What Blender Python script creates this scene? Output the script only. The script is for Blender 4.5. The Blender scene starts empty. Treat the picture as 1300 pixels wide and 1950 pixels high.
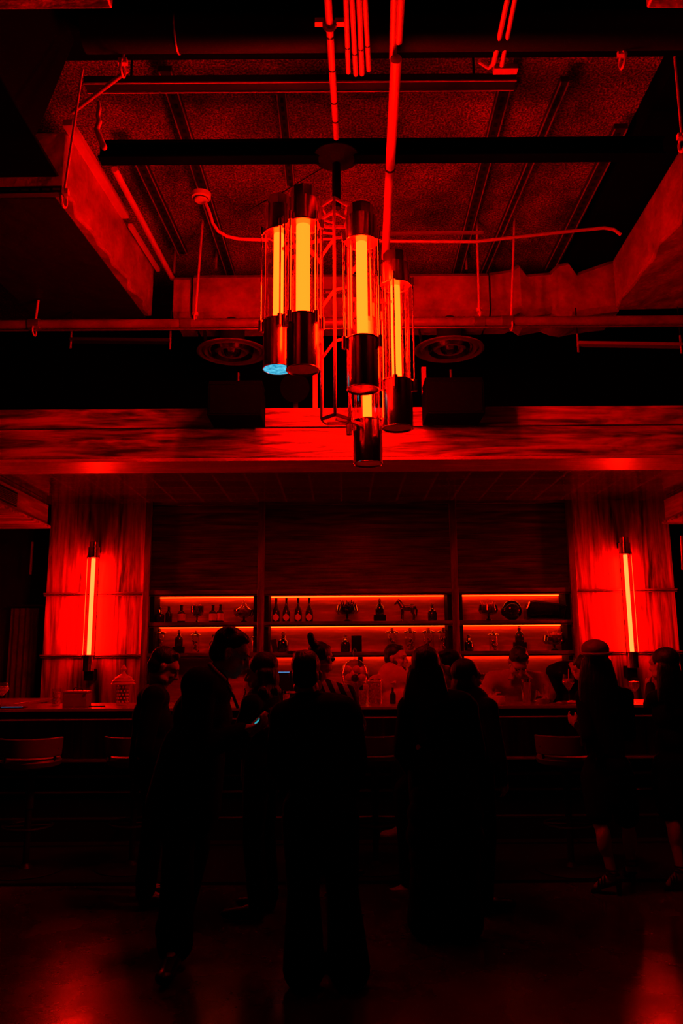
import bpy, bmesh, math, random
from mathutils import Vector, Matrix, Euler
random.seed(7)
R = math.radians
scene = bpy.context.scene
# ------------------------------------------------------------------ camera
CAM = Vector((0, 0, 1.5)); F_PX = 1505.0
cam_rot = Matrix.Rotation(R(90 + 10.36), 3, 'X') @ Matrix.Rotation(R(-0.4), 3, 'Z')
cd = bpy.data.cameras.new('camera'); camera = bpy.data.objects.new('camera', cd)
scene.collection.objects.link(camera)
camera.matrix_world = Matrix.Translation(CAM) @ cam_rot.to_4x4()
cd.sensor_fit = 'VERTICAL'; cd.sensor_height = 36; cd.sensor_width = 24
cd.lens = F_PX / 1950 * 36; cd.clip_end = 60
scene.camera = camera
# ------------------------------------------------------------------ world, exposure, lamp strengths
w = bpy.data.worlds.new('world'); scene.world = w; w.use_nodes = True
w.node_tree.nodes['Background'].inputs[0].default_value = (0, 0, 0, 1)
scene.view_settings.view_transform = 'Standard'; scene.view_settings.look = 'None'
scene.view_settings.exposure = 0; scene.view_settings.gamma = 1
try: scene.view_settings.use_curve_mapping = False
except Exception: pass
CHAND_R = 150.0     # red radiance of the chandelier cores
WALL_R = 165.0      # red radiance of the two wall lamps
LED_R = 12.0        # amber shelf strips
# ------------------------------------------------------------------ pixel -> world (reading positions off the photograph)
def ray(px, py):
    return cam_rot @ Vector(((px - 650) / F_PX, (975 - py) / F_PX, -1))
def W(px, py, Y):
    d = ray(px, py); return CAM + d * (Y / d.y)
def FZ(px, py, z):
    d = ray(px, py); return CAM + d * ((z - CAM.z) / d.z)
def ppm(p):        # pixels per metre at a point
    v = cam_rot.inverted() @ (Vector(p) - CAM); return F_PX / -v.z
# ------------------------------------------------------------------ materials
def mat(name, col, rough=.6, metal=0, spec=.5, bump=0, bscale=20, bdist=.02, coat=0, vary=0, vscale=3, stretch=None, emit=None, estr=0, sheen=0):
    m = bpy.data.materials.new(name); m.use_nodes = True
    n = m.node_tree.nodes; l = m.node_tree.links; b = n['Principled BSDF']
    b.inputs['Base Color'].default_value = (*col, 1); b.inputs['Roughness'].default_value = rough
    b.inputs['Metallic'].default_value = metal; b.inputs['Specular IOR Level'].default_value = spec
    b.inputs['Coat Weight'].default_value = coat; b.inputs['Coat Roughness'].default_value = .15
    if emit:
        b.inputs['Emission Color'].default_value = (*emit, 1); b.inputs['Emission Strength'].default_value = estr
    if bump or vary:
        tc = n.new('ShaderNodeTexCoord'); mp = n.new('ShaderNodeMapping')
        l.new(tc.outputs['Object'], mp.inputs[0])
        if stretch: mp.inputs['Scale'].default_value = stretch
    if bump:
        t = n.new('ShaderNodeTexNoise'); t.inputs['Scale'].default_value = bscale; t.inputs['Detail'].default_value = 5
        l.new(mp.outputs[0], t.inputs[0])
        bp = n.new('ShaderNodeBump'); bp.inputs['Strength'].default_value = bump; bp.inputs['Distance'].default_value = bdist
        l.new(t.outputs[0], bp.inputs['Height']); l.new(bp.outputs[0], b.inputs['Normal'])
    if vary:
        t = n.new('ShaderNodeTexNoise'); t.inputs['Scale'].default_value = vscale; t.inputs['Detail'].default_value = 7
        t.inputs['Roughness'].default_value = .65
        l.new(mp.outputs[0], t.inputs[0])
        cr = n.new('ShaderNodeValToRGB'); cr.color_ramp.elements[0].position = .35; cr.color_ramp.elements[1].position = .68
        cr.color_ramp.elements[0].color = (*[c * (1 - vary) for c in col], 1); cr.color_ramp.elements[1].color = (*col, 1)
        l.new(t.outputs[0], cr.inputs[0]); l.new(cr.outputs[0], b.inputs['Base Color'])
    return m
def wood(name, scale, dark, light, rough=.4, warp=1.0, lo=.38, hi=.62, coat=0.15, lines=True):
    m = bpy.data.materials.new(name); m.use_nodes = True
    n = m.node_tree.nodes; l = m.node_tree.links; b = n['Principled BSDF']
    b.inputs['Roughness'].default_value = rough; b.inputs['Coat Weight'].default_value = coat; b.inputs['Coat Roughness'].default_value = .25
    tc = n.new('ShaderNodeTexCoord'); mp = n.new('ShaderNodeMapping'); mp.inputs['Scale'].default_value = scale
    l.new(tc.outputs['Object'], mp.inputs[0])
    t = n.new('ShaderNodeTexNoise'); t.inputs['Scale'].default_value = 1; t.inputs['Detail'].default_value = 6
    t.inputs['Distortion'].default_value = warp; t.inputs['Roughness'].default_value = .55; l.new(mp.outputs[0], t.inputs[0])
    t2 = n.new('ShaderNodeTexNoise'); t2.inputs['Scale'].default_value = 4; t2.inputs['Detail'].default_value = 8; l.new(mp.outputs[0], t2.inputs[0])
    mx = n.new('ShaderNodeMix'); mx.data_type = 'FLOAT'; mx.inputs[0].default_value = .3
    l.new(t.outputs[0], mx.inputs[2]); l.new(t2.outputs[0], mx.inputs[3])
    cr = n.new('ShaderNodeValToRGB'); e = cr.color_ramp.elements
    e[0].position = lo; e[0].color = (*dark, 1); e[1].position = hi; e[1].color = (*light, 1)
    md = e.new((lo + hi) / 2); md.color = (*[(a + c) * .42 for a, c in zip(dark, light)], 1)
    l.new(mx.outputs[0], cr.inputs[0]); l.new(cr.outputs[0], b.inputs['Base Color'])
    bp = n.new('ShaderNodeBump'); bp.inputs['Strength'].default_value = .15; bp.inputs['Distance'].default_value = .004
    l.new(t2.outputs[0], bp.inputs['Height']); l.new(bp.outputs[0], b.inputs['Normal'])
    return m
def thin_glass(name, tint=(1, .9, .9), gl=.9, rough=.03):
    m = bpy.data.materials.new(name); m.use_nodes = True
    n = m.node_tree.nodes; l = m.node_tree.links; n.remove(n['Principled BSDF'])
    tr = n.new('ShaderNodeBsdfTransparent'); tr.inputs[0].default_value = (*tint, 1)
    g = n.new('ShaderNodeBsdfGlossy'); g.inputs['Roughness'].default_value = rough; g.inputs[0].default_value = (gl, gl, gl, 1)
    lw = n.new('ShaderNodeLayerWeight'); lw.inputs[0].default_value = .35
    mr = n.new('ShaderNodeMapRange'); mr.inputs[3].default_value = .06; mr.inputs[4].default_value = .75
    l.new(lw.outputs['Facing'], mr.inputs[0])
    mx = n.new('ShaderNodeMixShader'); l.new(mr.outputs[0], mx.inputs[0]); l.new(tr.outputs[0], mx.inputs[1]); l.new(g.outputs[0], mx.inputs[2])
    l.new(mx.outputs[0], n['Material Output'].inputs[0]); return m
def glow(name, col, s=1):
    m = bpy.data.materials.new(name); m.use_nodes = True
    n = m.node_tree.nodes; l = m.node_tree.links; n.remove(n['Principled BSDF'])
    e = n.new('ShaderNodeEmission'); e.inputs[0].default_value = (*col, 1); e.inputs[1].default_value = s
    l.new(e.outputs[0], n['Material Output'].inputs[0]); return m

M = dict(
 ceil=None,
 floor=None,
 black=mat('matte_black', (.006, .004, .004), .75, spec=.15), void=mat('void_black', (.0015, .001, .001), .9, spec=.02), pipe2=mat('dull_red_pipe', (.36, .06, .05), .35, .2, vary=.5, vscale=5), blackg=mat('gloss_black', (.015, .01, .01), .15),
 dsteel=mat('dark_steel', (.035, .012, .012), .45, .5),
 steel=mat('galvanised_steel', (.6, .35, .3), .32, .85, vary=.3, vscale=9),
 pipe=mat('painted_pipe', (.9, .2, .15), .35, .1, coat=.4),
 conduit=mat('bright_conduit', (.85, .45, .4), .3, .3),
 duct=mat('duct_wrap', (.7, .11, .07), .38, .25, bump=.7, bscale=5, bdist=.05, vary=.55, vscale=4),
 ductdark=mat('duct_dark', (.016, .006, .006), .6, 0, spec=.3, bump=.5, bscale=4, bdist=.05),
 copper=mat('brushed_copper', (.85, .5, .35), .2, 1),
 brass=mat('polished_copper_rod', (1, .95, .6), .08, 1),
 frame=mat('red_frame_metal', (.62, .12, .1), .3, .6),
 glass=thin_glass('clear_glass'), dglass=thin_glass('dark_glass', (.25, .1, .1)), sglass=thin_glass('smoked_glass', (.6, .45, .4)),
 core=glow('lamp_core', (CHAND_R, .54, .025)), wcore=glow('wall_lamp_core', (WALL_R, .60, .10)),
 led=glow('amber_led', (LED_R, .55, .03)), cyan=None,
 header=wood('walnut_header', (.7, 6, 8), (.035, .004, .004), (.6, .07, .045), .42, 2.2, .4, .6),
 uppanel=wood('walnut_upper_panel', (.9, 9, 15), (.012, .003, .003), (.16, .03, .022), .5, 1.4),
 side=wood('walnut_vertical', (7, 7, .6), (.012, .0015, .001), (.6, .06, .04), .5, 1.8, .37, .6),
 rail=wood('walnut_rail', (1.2, 9, 9), (.05, .008, .006), (.3, .05, .04), .35, 1),
 railv=wood('walnut_upright', (9, 9, 1), (.05, .008, .006), (.3, .05, .04), .35, 1),
 shelfback=wood('shelf_back', (1.2, 6, 10), (.35, .05, .02), (.8, .13, .04), .55, 1),
 barfront=wood('bar_front', (8, 8, .5), (.02, .004, .003), (.22, .03, .02), .5, 1.3),
 bartop=wood('bar_top', (1, 8, 8), (.25, .04, .03), (.55, .08, .06), .28, 1, coat=.5),
 skin=mat('skin', (.55, .26, .19), .5, bump=.1, bscale=60), hair=mat('dark_hair', (.006, .003, .002), .45, bump=.7, bscale=30, bdist=.01, stretch=(3, 3, .4)),
 cloth=mat('black_cloth', (.006, .004, .004), .95, spec=.1, bump=.4, bscale=9, bdist=.02),
 cloth2=mat('charcoal_cloth', (.014, .008, .008), .9, spec=.15, bump=.4, bscale=8, bdist=.02),
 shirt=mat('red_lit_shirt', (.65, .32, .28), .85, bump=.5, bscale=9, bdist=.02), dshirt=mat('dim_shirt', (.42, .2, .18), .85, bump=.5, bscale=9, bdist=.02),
 white=mat('white_rubber', (.7, .6, .6), .6), leather=mat('black_leather', (.02, .01, .01), .3),
 seat=mat('stool_leather', (.16, .05, .045), .4), eye=mat('dark_eye', (.01, .01, .01), .2),
 label=mat('paper_label', (.95, .35, .3), .5), box=mat('leather_box', (.3, .06, .05), .5),
 ice=mat('ice_and_fruit', (.98, .3, .25), .25, bump=1, bscale=60, bdist=.012, vary=.7, vscale=60),
 dark=mat('dark_liquid', (.03, .006, .005), .15), fruit=mat('fruit', (.95, .2, .14), .4), metalo=mat('sculpture_metal', (.3, .09, .08), .22, .9),
 silver=mat('polished_steel', (.75, .5, .48), .14, 1), drink=mat('red_drink', (.8, .14, .1), .3, emit=None),
 curtain=mat('dim_curtain', (.22, .03, .02), .8, vary=.6, vscale=4), text=mat('stencil_letter', (.8, .45, .4), .6),
 grille=mat('grille', (.12, .03, .025), .5, .4),
)
def floor_mat():
    m = mat('dark_concrete_floor', (.11, .018, .024), .35, spec=.1, bump=.1, bscale=3, bdist=.01, vary=.6, vscale=1.1)
    n = m.node_tree.nodes; l = m.node_tree.links; b = n['Principled BSDF']
    t = n.new('ShaderNodeTexNoise'); t.inputs['Scale'].default_value = 2.5; t.inputs['Detail'].default_value = 5
    mr = n.new('ShaderNodeMapRange'); mr.inputs[1].default_value = .3; mr.inputs[2].default_value = .7; mr.inputs[3].default_value = .16; mr.inputs[4].default_value = .34
    tc = n.new('ShaderNodeTexCoord'); l.new(tc.outputs['Object'], t.inputs[0]); l.new(t.outputs[0], mr.inputs[0]); l.new(mr.outputs[0], b.inputs['Roughness'])
    return m
M['floor'] = floor_mat()
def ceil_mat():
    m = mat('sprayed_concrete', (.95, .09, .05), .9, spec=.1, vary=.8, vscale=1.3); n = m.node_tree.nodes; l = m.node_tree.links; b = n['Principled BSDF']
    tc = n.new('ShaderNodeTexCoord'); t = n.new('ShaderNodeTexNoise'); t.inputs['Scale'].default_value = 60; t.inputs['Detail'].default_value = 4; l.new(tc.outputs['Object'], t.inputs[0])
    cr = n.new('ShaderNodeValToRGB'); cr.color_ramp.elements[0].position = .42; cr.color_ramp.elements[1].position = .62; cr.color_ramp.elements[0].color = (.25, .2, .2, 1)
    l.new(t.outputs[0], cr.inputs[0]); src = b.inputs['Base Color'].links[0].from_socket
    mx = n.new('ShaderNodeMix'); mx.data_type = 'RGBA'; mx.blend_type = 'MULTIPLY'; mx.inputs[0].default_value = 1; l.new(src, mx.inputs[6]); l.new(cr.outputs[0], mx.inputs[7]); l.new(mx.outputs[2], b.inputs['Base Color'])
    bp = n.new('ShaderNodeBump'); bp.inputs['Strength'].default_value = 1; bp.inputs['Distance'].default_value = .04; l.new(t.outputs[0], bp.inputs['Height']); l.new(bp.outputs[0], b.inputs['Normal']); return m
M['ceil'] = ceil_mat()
def tile_mat():
    m = mat('glazed_dark_tiles', (.05, .008, .008), .12, coat=.5)
    n = m.node_tree.nodes; l = m.node_tree.links; b = n['Principled BSDF']
    tc = n.new('ShaderNodeTexCoord'); br = n.new('ShaderNodeTexBrick'); l.new(tc.outputs['Object'], br.inputs[0])
    br.inputs['Scale'].default_value = 1; br.offset = 0; br.inputs['Brick Width'].default_value = .3; br.inputs['Row Height'].default_value = .3
    br.inputs['Mortar Size'].default_value = .012
    br.inputs['Color1'].default_value = (.06, .008, .008, 1); br.inputs['Color2'].default_value = (.1, .014, .014, 1); br.inputs['Mortar'].default_value = (.2, .03, .02, 1)
    l.new(br.outputs[0], b.inputs['Base Color'])
    t = n.new('ShaderNodeTexNoise'); t.inputs['Scale'].default_value = 7; l.new(tc.outputs['Object'], t.inputs[0])
    bp = n.new('ShaderNodeBump'); bp.inputs['Strength'].default_value = .35; bp.inputs['Distance'].default_value = .02; l.new(t.outputs[0], bp.inputs['Height']); l.new(bp.outputs[0], b.inputs['Normal'])
    return m
M['tiles'] = tile_mat()
def lens_mat():
    m = glow('cool_lens', (.02, .45, .8)); n = m.node_tree.nodes; l = m.node_tree.links
    tc = n.new('ShaderNodeTexCoord'); t = n.new('ShaderNodeTexNoise'); t.inputs['Scale'].default_value = 28; t.inputs['Detail'].default_value = 3
    cr = n.new('ShaderNodeValToRGB'); cr.color_ramp.elements[0].color = (.0, .22, .45, 1); cr.color_ramp.elements[1].color = (.15, .75, 1, 1)
    cr.color_ramp.elements[0].position = .3; cr.color_ramp.elements[1].position = .7
    l.new(tc.outputs['Object'], t.inputs[0]); l.new(t.outputs[0], cr.inputs[0]); l.new(cr.outputs[0], n['Emission'].inputs[0]); return m
M['cyan'] = lens_mat(); M['screen'] = glow('phone_glow', (.02, .5, .62), .8); M['blue'] = glow('dim_blue_screen', (.12, .35, .8), .55)
def stripe_mat():
    m = mat('striped_shirt', (.1, .02, .02), .8); n = m.node_tree.nodes; l = m.node_tree.links
    tc = n.new('ShaderNodeTexCoord'); wv = n.new('ShaderNodeTexWave'); wv.bands_direction = 'X'; wv.inputs['Scale'].default_value = 5; wv.inputs['Distortion'].default_value = 1.6; mp = n.new('ShaderNodeMapping'); mp.inputs['Rotation'].default_value = (0, R(24), 0); wv.inputs['Detail Scale'].default_value = .6
    cr = n.new('ShaderNodeValToRGB'); cr.color_ramp.interpolation = 'CONSTANT'; cr.color_ramp.elements[0].color = (.012, .006, .006, 1); cr.color_ramp.elements[1].color = (.8, .4, .36, 1); cr.color_ramp.elements[1].position = .55
    l.new(tc.outputs['Object'], mp.inputs[0]); l.new(mp.outputs[0], wv.inputs[0]); l.new(wv.outputs[0], cr.inputs[0]); l.new(cr.outputs[0], n['Principled BSDF'].inputs['Base Color']); return m
M['stripe'] = stripe_mat()
# ------------------------------------------------------------------ mesh helpers
WORK = bpy.data.scenes.new('work')
def baked(o):           # evaluated mesh of one object, computed in a scene of its own (quick)
    WORK.collection.objects.link(o)
    with bpy.context.temp_override(scene=WORK, view_layer=WORK.view_layers[0]):
        dg = bpy.context.evaluated_depsgraph_get(); dg.update(); me = bpy.data.meshes.new_from_object(o.evaluated_get(dg))
    WORK.collection.objects.unlink(o); return me
WL = {}
def wloc(o): return WL.get(o.name, Vector((0, 0, 0)))
class MB:
    def __init__(s): s.bm = bmesh.new()
    def box(s, c, size, rot=None):
        m = Matrix.Translation(Vector(c)) @ (rot.to_matrix().to_4x4() if rot else Matrix()) @ Matrix.Diagonal((*size, 1))
        bmesh.ops.create_cube(s.bm, size=1, matrix=m); return s
    def bb(s, a, b):
        a = Vector(a); b = Vector(b); return s.box((a + b) / 2, [abs(x) for x in (b - a)])
    def cone(s, p1, p2, r1, r2=None, seg=16, ends=False):
        p1 = Vector(p1); p2 = Vector(p2); r2 = r1 if r2 is None else r2; d = p2 - p1
        if d.length < 1e-6: return s
        m = Matrix.Translation((p1 + p2) / 2) @ d.to_track_quat('Z', 'Y').to_matrix().to_4x4()
        bmesh.ops.create_cone(s.bm, cap_ends=True, segments=seg, radius1=r1, radius2=r2, depth=d.length, matrix=m)
        if ends:
            s.sph(p1, r1); s.sph(p2, r2)
        return s
    def tube(s, pts, r, seg=10):
        for a, b in zip(pts, pts[1:]): s.cone(a, b, r, r, seg)
        for p in pts[1:-1]: s.sph(p, r, 8, 6)
        return s
    def beam(s, p1, p2, w, h):
        p1 = Vector(p1); p2 = Vector(p2); d = p2 - p1
        m = Matrix.Translation((p1 + p2) / 2) @ d.to_track_quat('Y', 'Z').to_matrix().to_4x4() @ Matrix.Diagonal((w, d.length, h, 1))
        bmesh.ops.create_cube(s.bm, size=1, matrix=m); return s
    def sph(s, c, r, u=14, v=9, rot=None):
        rr = r if hasattr(r, '__len__') else (r, r, r)
        m = Matrix.Translation(Vector(c)) @ (rot.to_4x4() if rot else Matrix()) @ Matrix.Diagonal((*rr, 1))
        vn = s.bm.verts.new; top = vn(m @ Vector((0, 0, 1))); bot = vn(m @ Vector((0, 0, -1))); rings = []
        for j in range(1, v):
            t = math.pi * j / v; q, z = math.sin(t), math.cos(t)
            rings.append([vn(m @ Vector((q * math.cos(2 * math.pi * i / u), q * math.sin(2 * math.pi * i / u), z))) for i in range(u)])
        fn = s.bm.faces.new
        for i in range(u):
            k = (i + 1) % u; fn((top, rings[0][i], rings[0][k])); fn((bot, rings[-1][k], rings[-1][i]))
            for a, b in zip(rings, rings[1:]): fn((a[i], b[i], b[k], a[k]))
        return s
    def lathe(s, prof, c=(0, 0, 0), seg=24, close=True):
        c = Vector(c); rings = []
        for r, z in prof:
            if r < 1e-5: rings.append([s.bm.verts.new(c + Vector((0, 0, z)))])
            else: rings.append([s.bm.verts.new(c + Vector((r * math.cos(2 * math.pi * i / seg), r * math.sin(2 * math.pi * i / seg), z))) for i in range(seg)])
        for a, b in zip(rings, rings[1:]):
            for i in range(seg):
                j = (i + 1) % seg
                v = [a[i % len(a)], a[j % len(a)], b[j % len(b)], b[i % len(b)]]; u = []
                for q in v:
                    if q not in u: u.append(q)
                if len(u) > 2: s.bm.faces.new(u)
        return s
    def torus(s, c, R_, r, rot=None, n=32, k=8):
        c = Vector(c); rings = []
        for i in range(n):
            a = 2 * math.pi * i / n; ring = []
            for j in range(k):
                b = 2 * math.pi * j / k
                v = Vector(((R_ + r * math.cos(b)) * math.cos(a), (R_ + r * math.cos(b)) * math.sin(a), r * math.sin(b)))
                if rot: v = rot @ v
                ring.append(s.bm.verts.new(c + v))
            rings.append(ring)
        for i in range(n):
            for j in range(k):
                s.bm.faces.new([rings[i][j], rings[(i + 1) % n][j], rings[(i + 1) % n][(j + 1) % k], rings[i][(j + 1) % k]])
        return s
    def prism(s, pts, d):           # pts: polygon, d: extrusion vector
        d = Vector(d); a = [s.bm.verts.new(Vector(p)) for p in pts]; b = [s.bm.verts.new(Vector(p) + d) for p in pts]
        s.bm.faces.new(a); s.bm.faces.new(b[::-1]); n = len(a)
        for i in range(n): s.bm.faces.new([a[i], b[i], b[(i + 1) % n], a[(i + 1) % n]])
        return s
    def build(s, name, m, parent=None, local=False, smooth=True, bevel=0, voxel=0, sm=2, origin=None):
        bmesh.ops.recalc_face_normals(s.bm, faces=s.bm.faces[:])
        c = Vector((0, 0, 0))
        if not local:
            xs = [v.co for v in s.bm.verts]
            c = Vector(origin) if origin is not None else Vector(((min(v.x for v in xs) + max(v.x for v in xs)) / 2, (min(v.y for v in xs) + max(v.y for v in xs)) / 2, min(v.z for v in xs)))
            for v in s.bm.verts: v.co -= c
        me = bpy.data.meshes.new(name); s.bm.to_mesh(me); s.bm.free()
        o = bpy.data.objects.new(name, me)
        if not voxel: scene.collection.objects.link(o)
        if voxel:
            md = o.modifiers.new('r', 'REMESH'); md.mode = 'VOXEL'; md.voxel_size = voxel
            if sm:
                ms = o.modifiers.new('s', 'SMOOTH'); ms.iterations = sm; ms.factor = .6
            me2 = baked(o); o.modifiers.clear(); o.data = me2; bpy.data.meshes.remove(me); me = me2; me.name = name; scene.collection.objects.link(o)
        me.materials.clear(); me.materials.append(m)
        if smooth and (voxel or len(me.polygons) > 0):
            if voxel:
                for p in me.polygons: p.use_smooth = True
            else:
                for p in me.polygons: p.use_smooth = True
                for e in me.edges: pass
                try: me.set_sharp_from_angle(angle=R(35))
                except Exception:
                    for p in me.polygons: p.use_smooth = False
        if bevel:
            b = o.modifiers.new('bevel', 'BEVEL'); b.width = bevel; b.segments = 2; b.limit_method = 'ANGLE'
        if parent is not None: o.parent = parent
        if not local:
            WL[o.name] = c; o.location = c - (wloc(parent) if parent is not None else Vector((0, 0, 0)))
        return o
def T(o, label, cat, group=None, kind=None):
    o['label'] = label; o['category'] = cat
    if group: o['group'] = group
    if kind: o['kind'] = kind
    return o
def S(o): o['kind'] = 'structure'; return o
def thing(name, loc, label, cat, group=None, rz=0):
    o = bpy.data.objects.new(name, None); scene.collection.objects.link(o); o.empty_display_size = .05
    o.location = loc; o.rotation_euler = (0, 0, rz); WL[o.name] = Vector(loc); return T(o, label, cat, group)
def copy_tree(o, parent=None):
    c = o.copy(); scene.collection.objects.link(c)
    if parent is not None: c.parent = parent
    for ch in list(o.children): copy_tree(ch, c)
    return c
# ================================================================== SETTING
S(MB().bb((-5.2, -1.5, -.1), (5.2, 9.4, 0)).build('floor', M['floor']))
CEZ = 5.5
S(MB().bb((-5.2, 1.5, CEZ), (5.2, 9.4, CEZ + .15)).build('ceiling', M['ceil']))
S(MB().bb((-5.2, 9.25, 0), (5.2, 9.4, CEZ)).build('wall_back', M['void']))
S(MB().bb((-5.2, -1.5, 0), (-5.05, 9.25, CEZ)).build('wall_left', M['void']))
S(MB().bb((5.05, -1.5, 0), (5.2, 9.25, CEZ)).build('wall_right', M['void']))
# raised dark plinth the stools stand on
pl_y = FZ(600, 1678, .02).y
S(MB().bb((-5.05, pl_y, 0), (5.05, 7.15, .02)).build('trim_1', mat('dark_plinth', (.012, .004, .004), .6)))
# downstand beams above and in front of the lit ceiling bay
yb = FZ(650, 112, 5.0).y
S(MB().bb((-5.05, yb - .5, 5.0), (5.05, yb, CEZ)).build('trim_2', M['void']))
# right dark soffit strip beside the lit bay
p1 = FZ(1290, 115, 5.3); p2 = FZ(1060, 560, 5.3)
S(MB().prism([(p1.x, p1.y, 5.3), (p2.x, p2.y + 1.0, 5.3), (5.05, p2.y + 1.0, 5.3), (5.05, p1.y, 5.3)], (0, 0, .2)).build('trim_3', M['void']))
# timber header over the bar, its lower board, and the tiled canopy ceiling
HY = 6.45
ht = W(650, 777, HY).z; hs = W(650, 813, HY).z; hb = W(650, 870, HY).z
hroot = S(MB().bb((-4.9, HY, hb), (4.9, HY + .3, hs - .006)).build('trim_4', M['header'], bevel=.004))
S(MB().bb((-4.9, HY - .015, hs), (4.9, HY + .3, ht)).build('trim_5', M['header'], bevel=.004))
sof = wood('soffit_board', (1.5, 9, 9), (.4, .05, .03), (.7, .09, .05), .42, 1, coat=.3)
by = FZ(650, 893, hb - .002).y
S(MB().bb((-4.9, HY + .001, hb - .03), (4.9, by, hb - .001)).build('trim_6', sof, bevel=.003))
S(MB().bb((-4.9, by - .05, hb + .02), (4.9, 9.2, hb + .08)).build('trim_7', M['tiles']))
# ------------------------------------------------------------------ side bulkheads (left / right of the back bar)
def bulkhead(name, px, sgn, y0px, y1px, ymid):
    Y1 = 8.3
    c = W(px, y1px, Y1); x = c.x; zb = c.z; zm = W(px, ymid, Y1).z; zt = hb + .015
    o = S(MB().bb((x, 5.2, zb + .03), (x + sgn * 1.6, Y1, zm - .012)).build(name, wood('bulkhead_wood_' + name, (8, .8, 9), (.22, .03, .02), (.6, .08, .05), .45, 1), bevel=.005))
    MB().bb((x + sgn * .02, 5.2, zm - .012), (x + sgn * 1.6, Y1 - .02, zt)).build('upper_board', M['rail'], o)
    MB().bb((x - sgn * .03, 5.2, zb), (x + sgn * 1.6, Y1 + .02, zb + .03)).build('lower_lip', M['header'], o)
    return x, zb, zm, Y1
bx, bz, bm_, bY = bulkhead('trim_8', 90, -1, 905, 1006, 960)
rx, rz_, rm_, rY = bulkhead('trim_9', 1267, 1, 890, 998, 950)
# the vent in the left bulkhead
va = W(32, 968, 0.1)
def onx(px, py, x):
    d = ray(px, py); return CAM + d * (x / d.x)
a = onx(0, 970, bx); b = onx(32, 945, bx)
y0, y1 = sorted((a.y, b.y)); y0 -= .5
v = thing('air_vent', (bx, (y0 + y1) / 2, bz + .08), 'black slatted air vent set in the wooden bulkhead at far left', 'vent')
MB().bb((bx - .005, y0, bz + .07), (bx + .008, y1, bm_ - .05)).build('frame', M['black'], v)
for i in range(7):
    z = bz + .085 + i * (bm_ - bz - .15) / 7
    MB().bb((bx + .006, y0 + .02, z), (bx + .018, y1 - .02, z + .008)).build('slat', M['grille'], v)
# side recess walls beyond the bar (dim curtain-like panels)
for nm, px0, px1, yy in (('trim_10', -60, 78, 8.9), ('trim_11', 1290, 1400, 8.9)):
    p = W(px0, 1300, yy); q = W(px1, 1300, yy)
    S(MB().bb((max(p.x, -5.0), yy, 0), (min(q.x, 5.0), yy + .1, 3.1)).build(nm, mat('dim_plaster_' + nm, (.05, .008, .006), .8, vary=.8, vscale=1.3)))
p = W(10, 1330, 8.8); q = W(75, 1150, 8.8)
c = thing('curtain', (p.x + .2, 8.82, .02), 'dim red curtain hanging in the recess at far left beside the lit panelling', 'curtain')
mb = MB(); nn = 40; prev = None
for i in range(nn + 1):
    t = i / nn; x = p.x + (q.x - p.x) * t; y = 8.8 + .012 * math.sin(t * 30)
    col = [mb.bm.verts.new((x, y, .02)), mb.bm.verts.new((x, y, 2.05)), mb.bm.verts.new((x, y + .03, 2.05)), mb.bm.verts.new((x, y + .03, .02))]
    if prev:
        for k in range(4): mb.bm.faces.new([prev[k], col[k], col[(k + 1) % 4], prev[(k + 1) % 4]])
    prev = col
mb.build('drape', M['curtain'], c); MB().cone((p.x - .05, 8.82, 2.08), (q.x + .05, 8.82, 2.08), .015).build('rod', M['dsteel'], c)
# slim lit bar and knob on the left recess wall
p = W(62, 1032, 8.7); q = W(58, 1094, 8.7)
T(MB().beam(p, q, .02, .02).build('trim_bar', M['conduit']), 'thin upright red rod on the dark wall left of the left lamp', 'rod')
p = W(1297, 1020, 8.4); q = W(1300, 1085, 8.4)
T(MB().beam(p, q, .02, .02).build('trim_bar', M['conduit']), 'thin upright red rod at the far right edge below the bulkhead', 'rod')
# ================================================================== BACK BAR
BY = 8.5; BB = 8.8
def Z(py, px=650, Y=BY): return W(px, py, Y).z
def X(px, py, Y=BY): return W(px, py, Y).x
zT = Z(957); zR1 = Z(1122); zA1 = Z(1132); zA0 = Z(1183); zB1 = Z(1191); zB0 = Z(1241.5); zC1 = Z(1250); zC0 = .98
xs = [X(280, 1100), X(497, 1100), X(865, 1100), X(1090, 1100)]
xL = X(88, 1100); xR = X(1284, 1100)
bb = thing('back_bar', ((xs[0] + xs[3]) / 2, BB, 0), 'tall dark walnut back bar with amber lit display shelves behind the counter', 'back bar')
MB().bb((xs[0], BY, 0), (xs[3], BB + .05, zC0)).build('base_cabinet', M['uppanel'], bb)
for i in range(4):
    MB().bb((xs[i] - .035, BY - .03, zC0), (xs[i] + .035, BB + .02, zT + .05)).build('upright', M['railv'], bb, bevel=.004)
MB().bb((xs[0], BB, zC0), (xs[3], BB + .03, zR1)).build('back_panel', M['shelfback'], bb)
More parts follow.
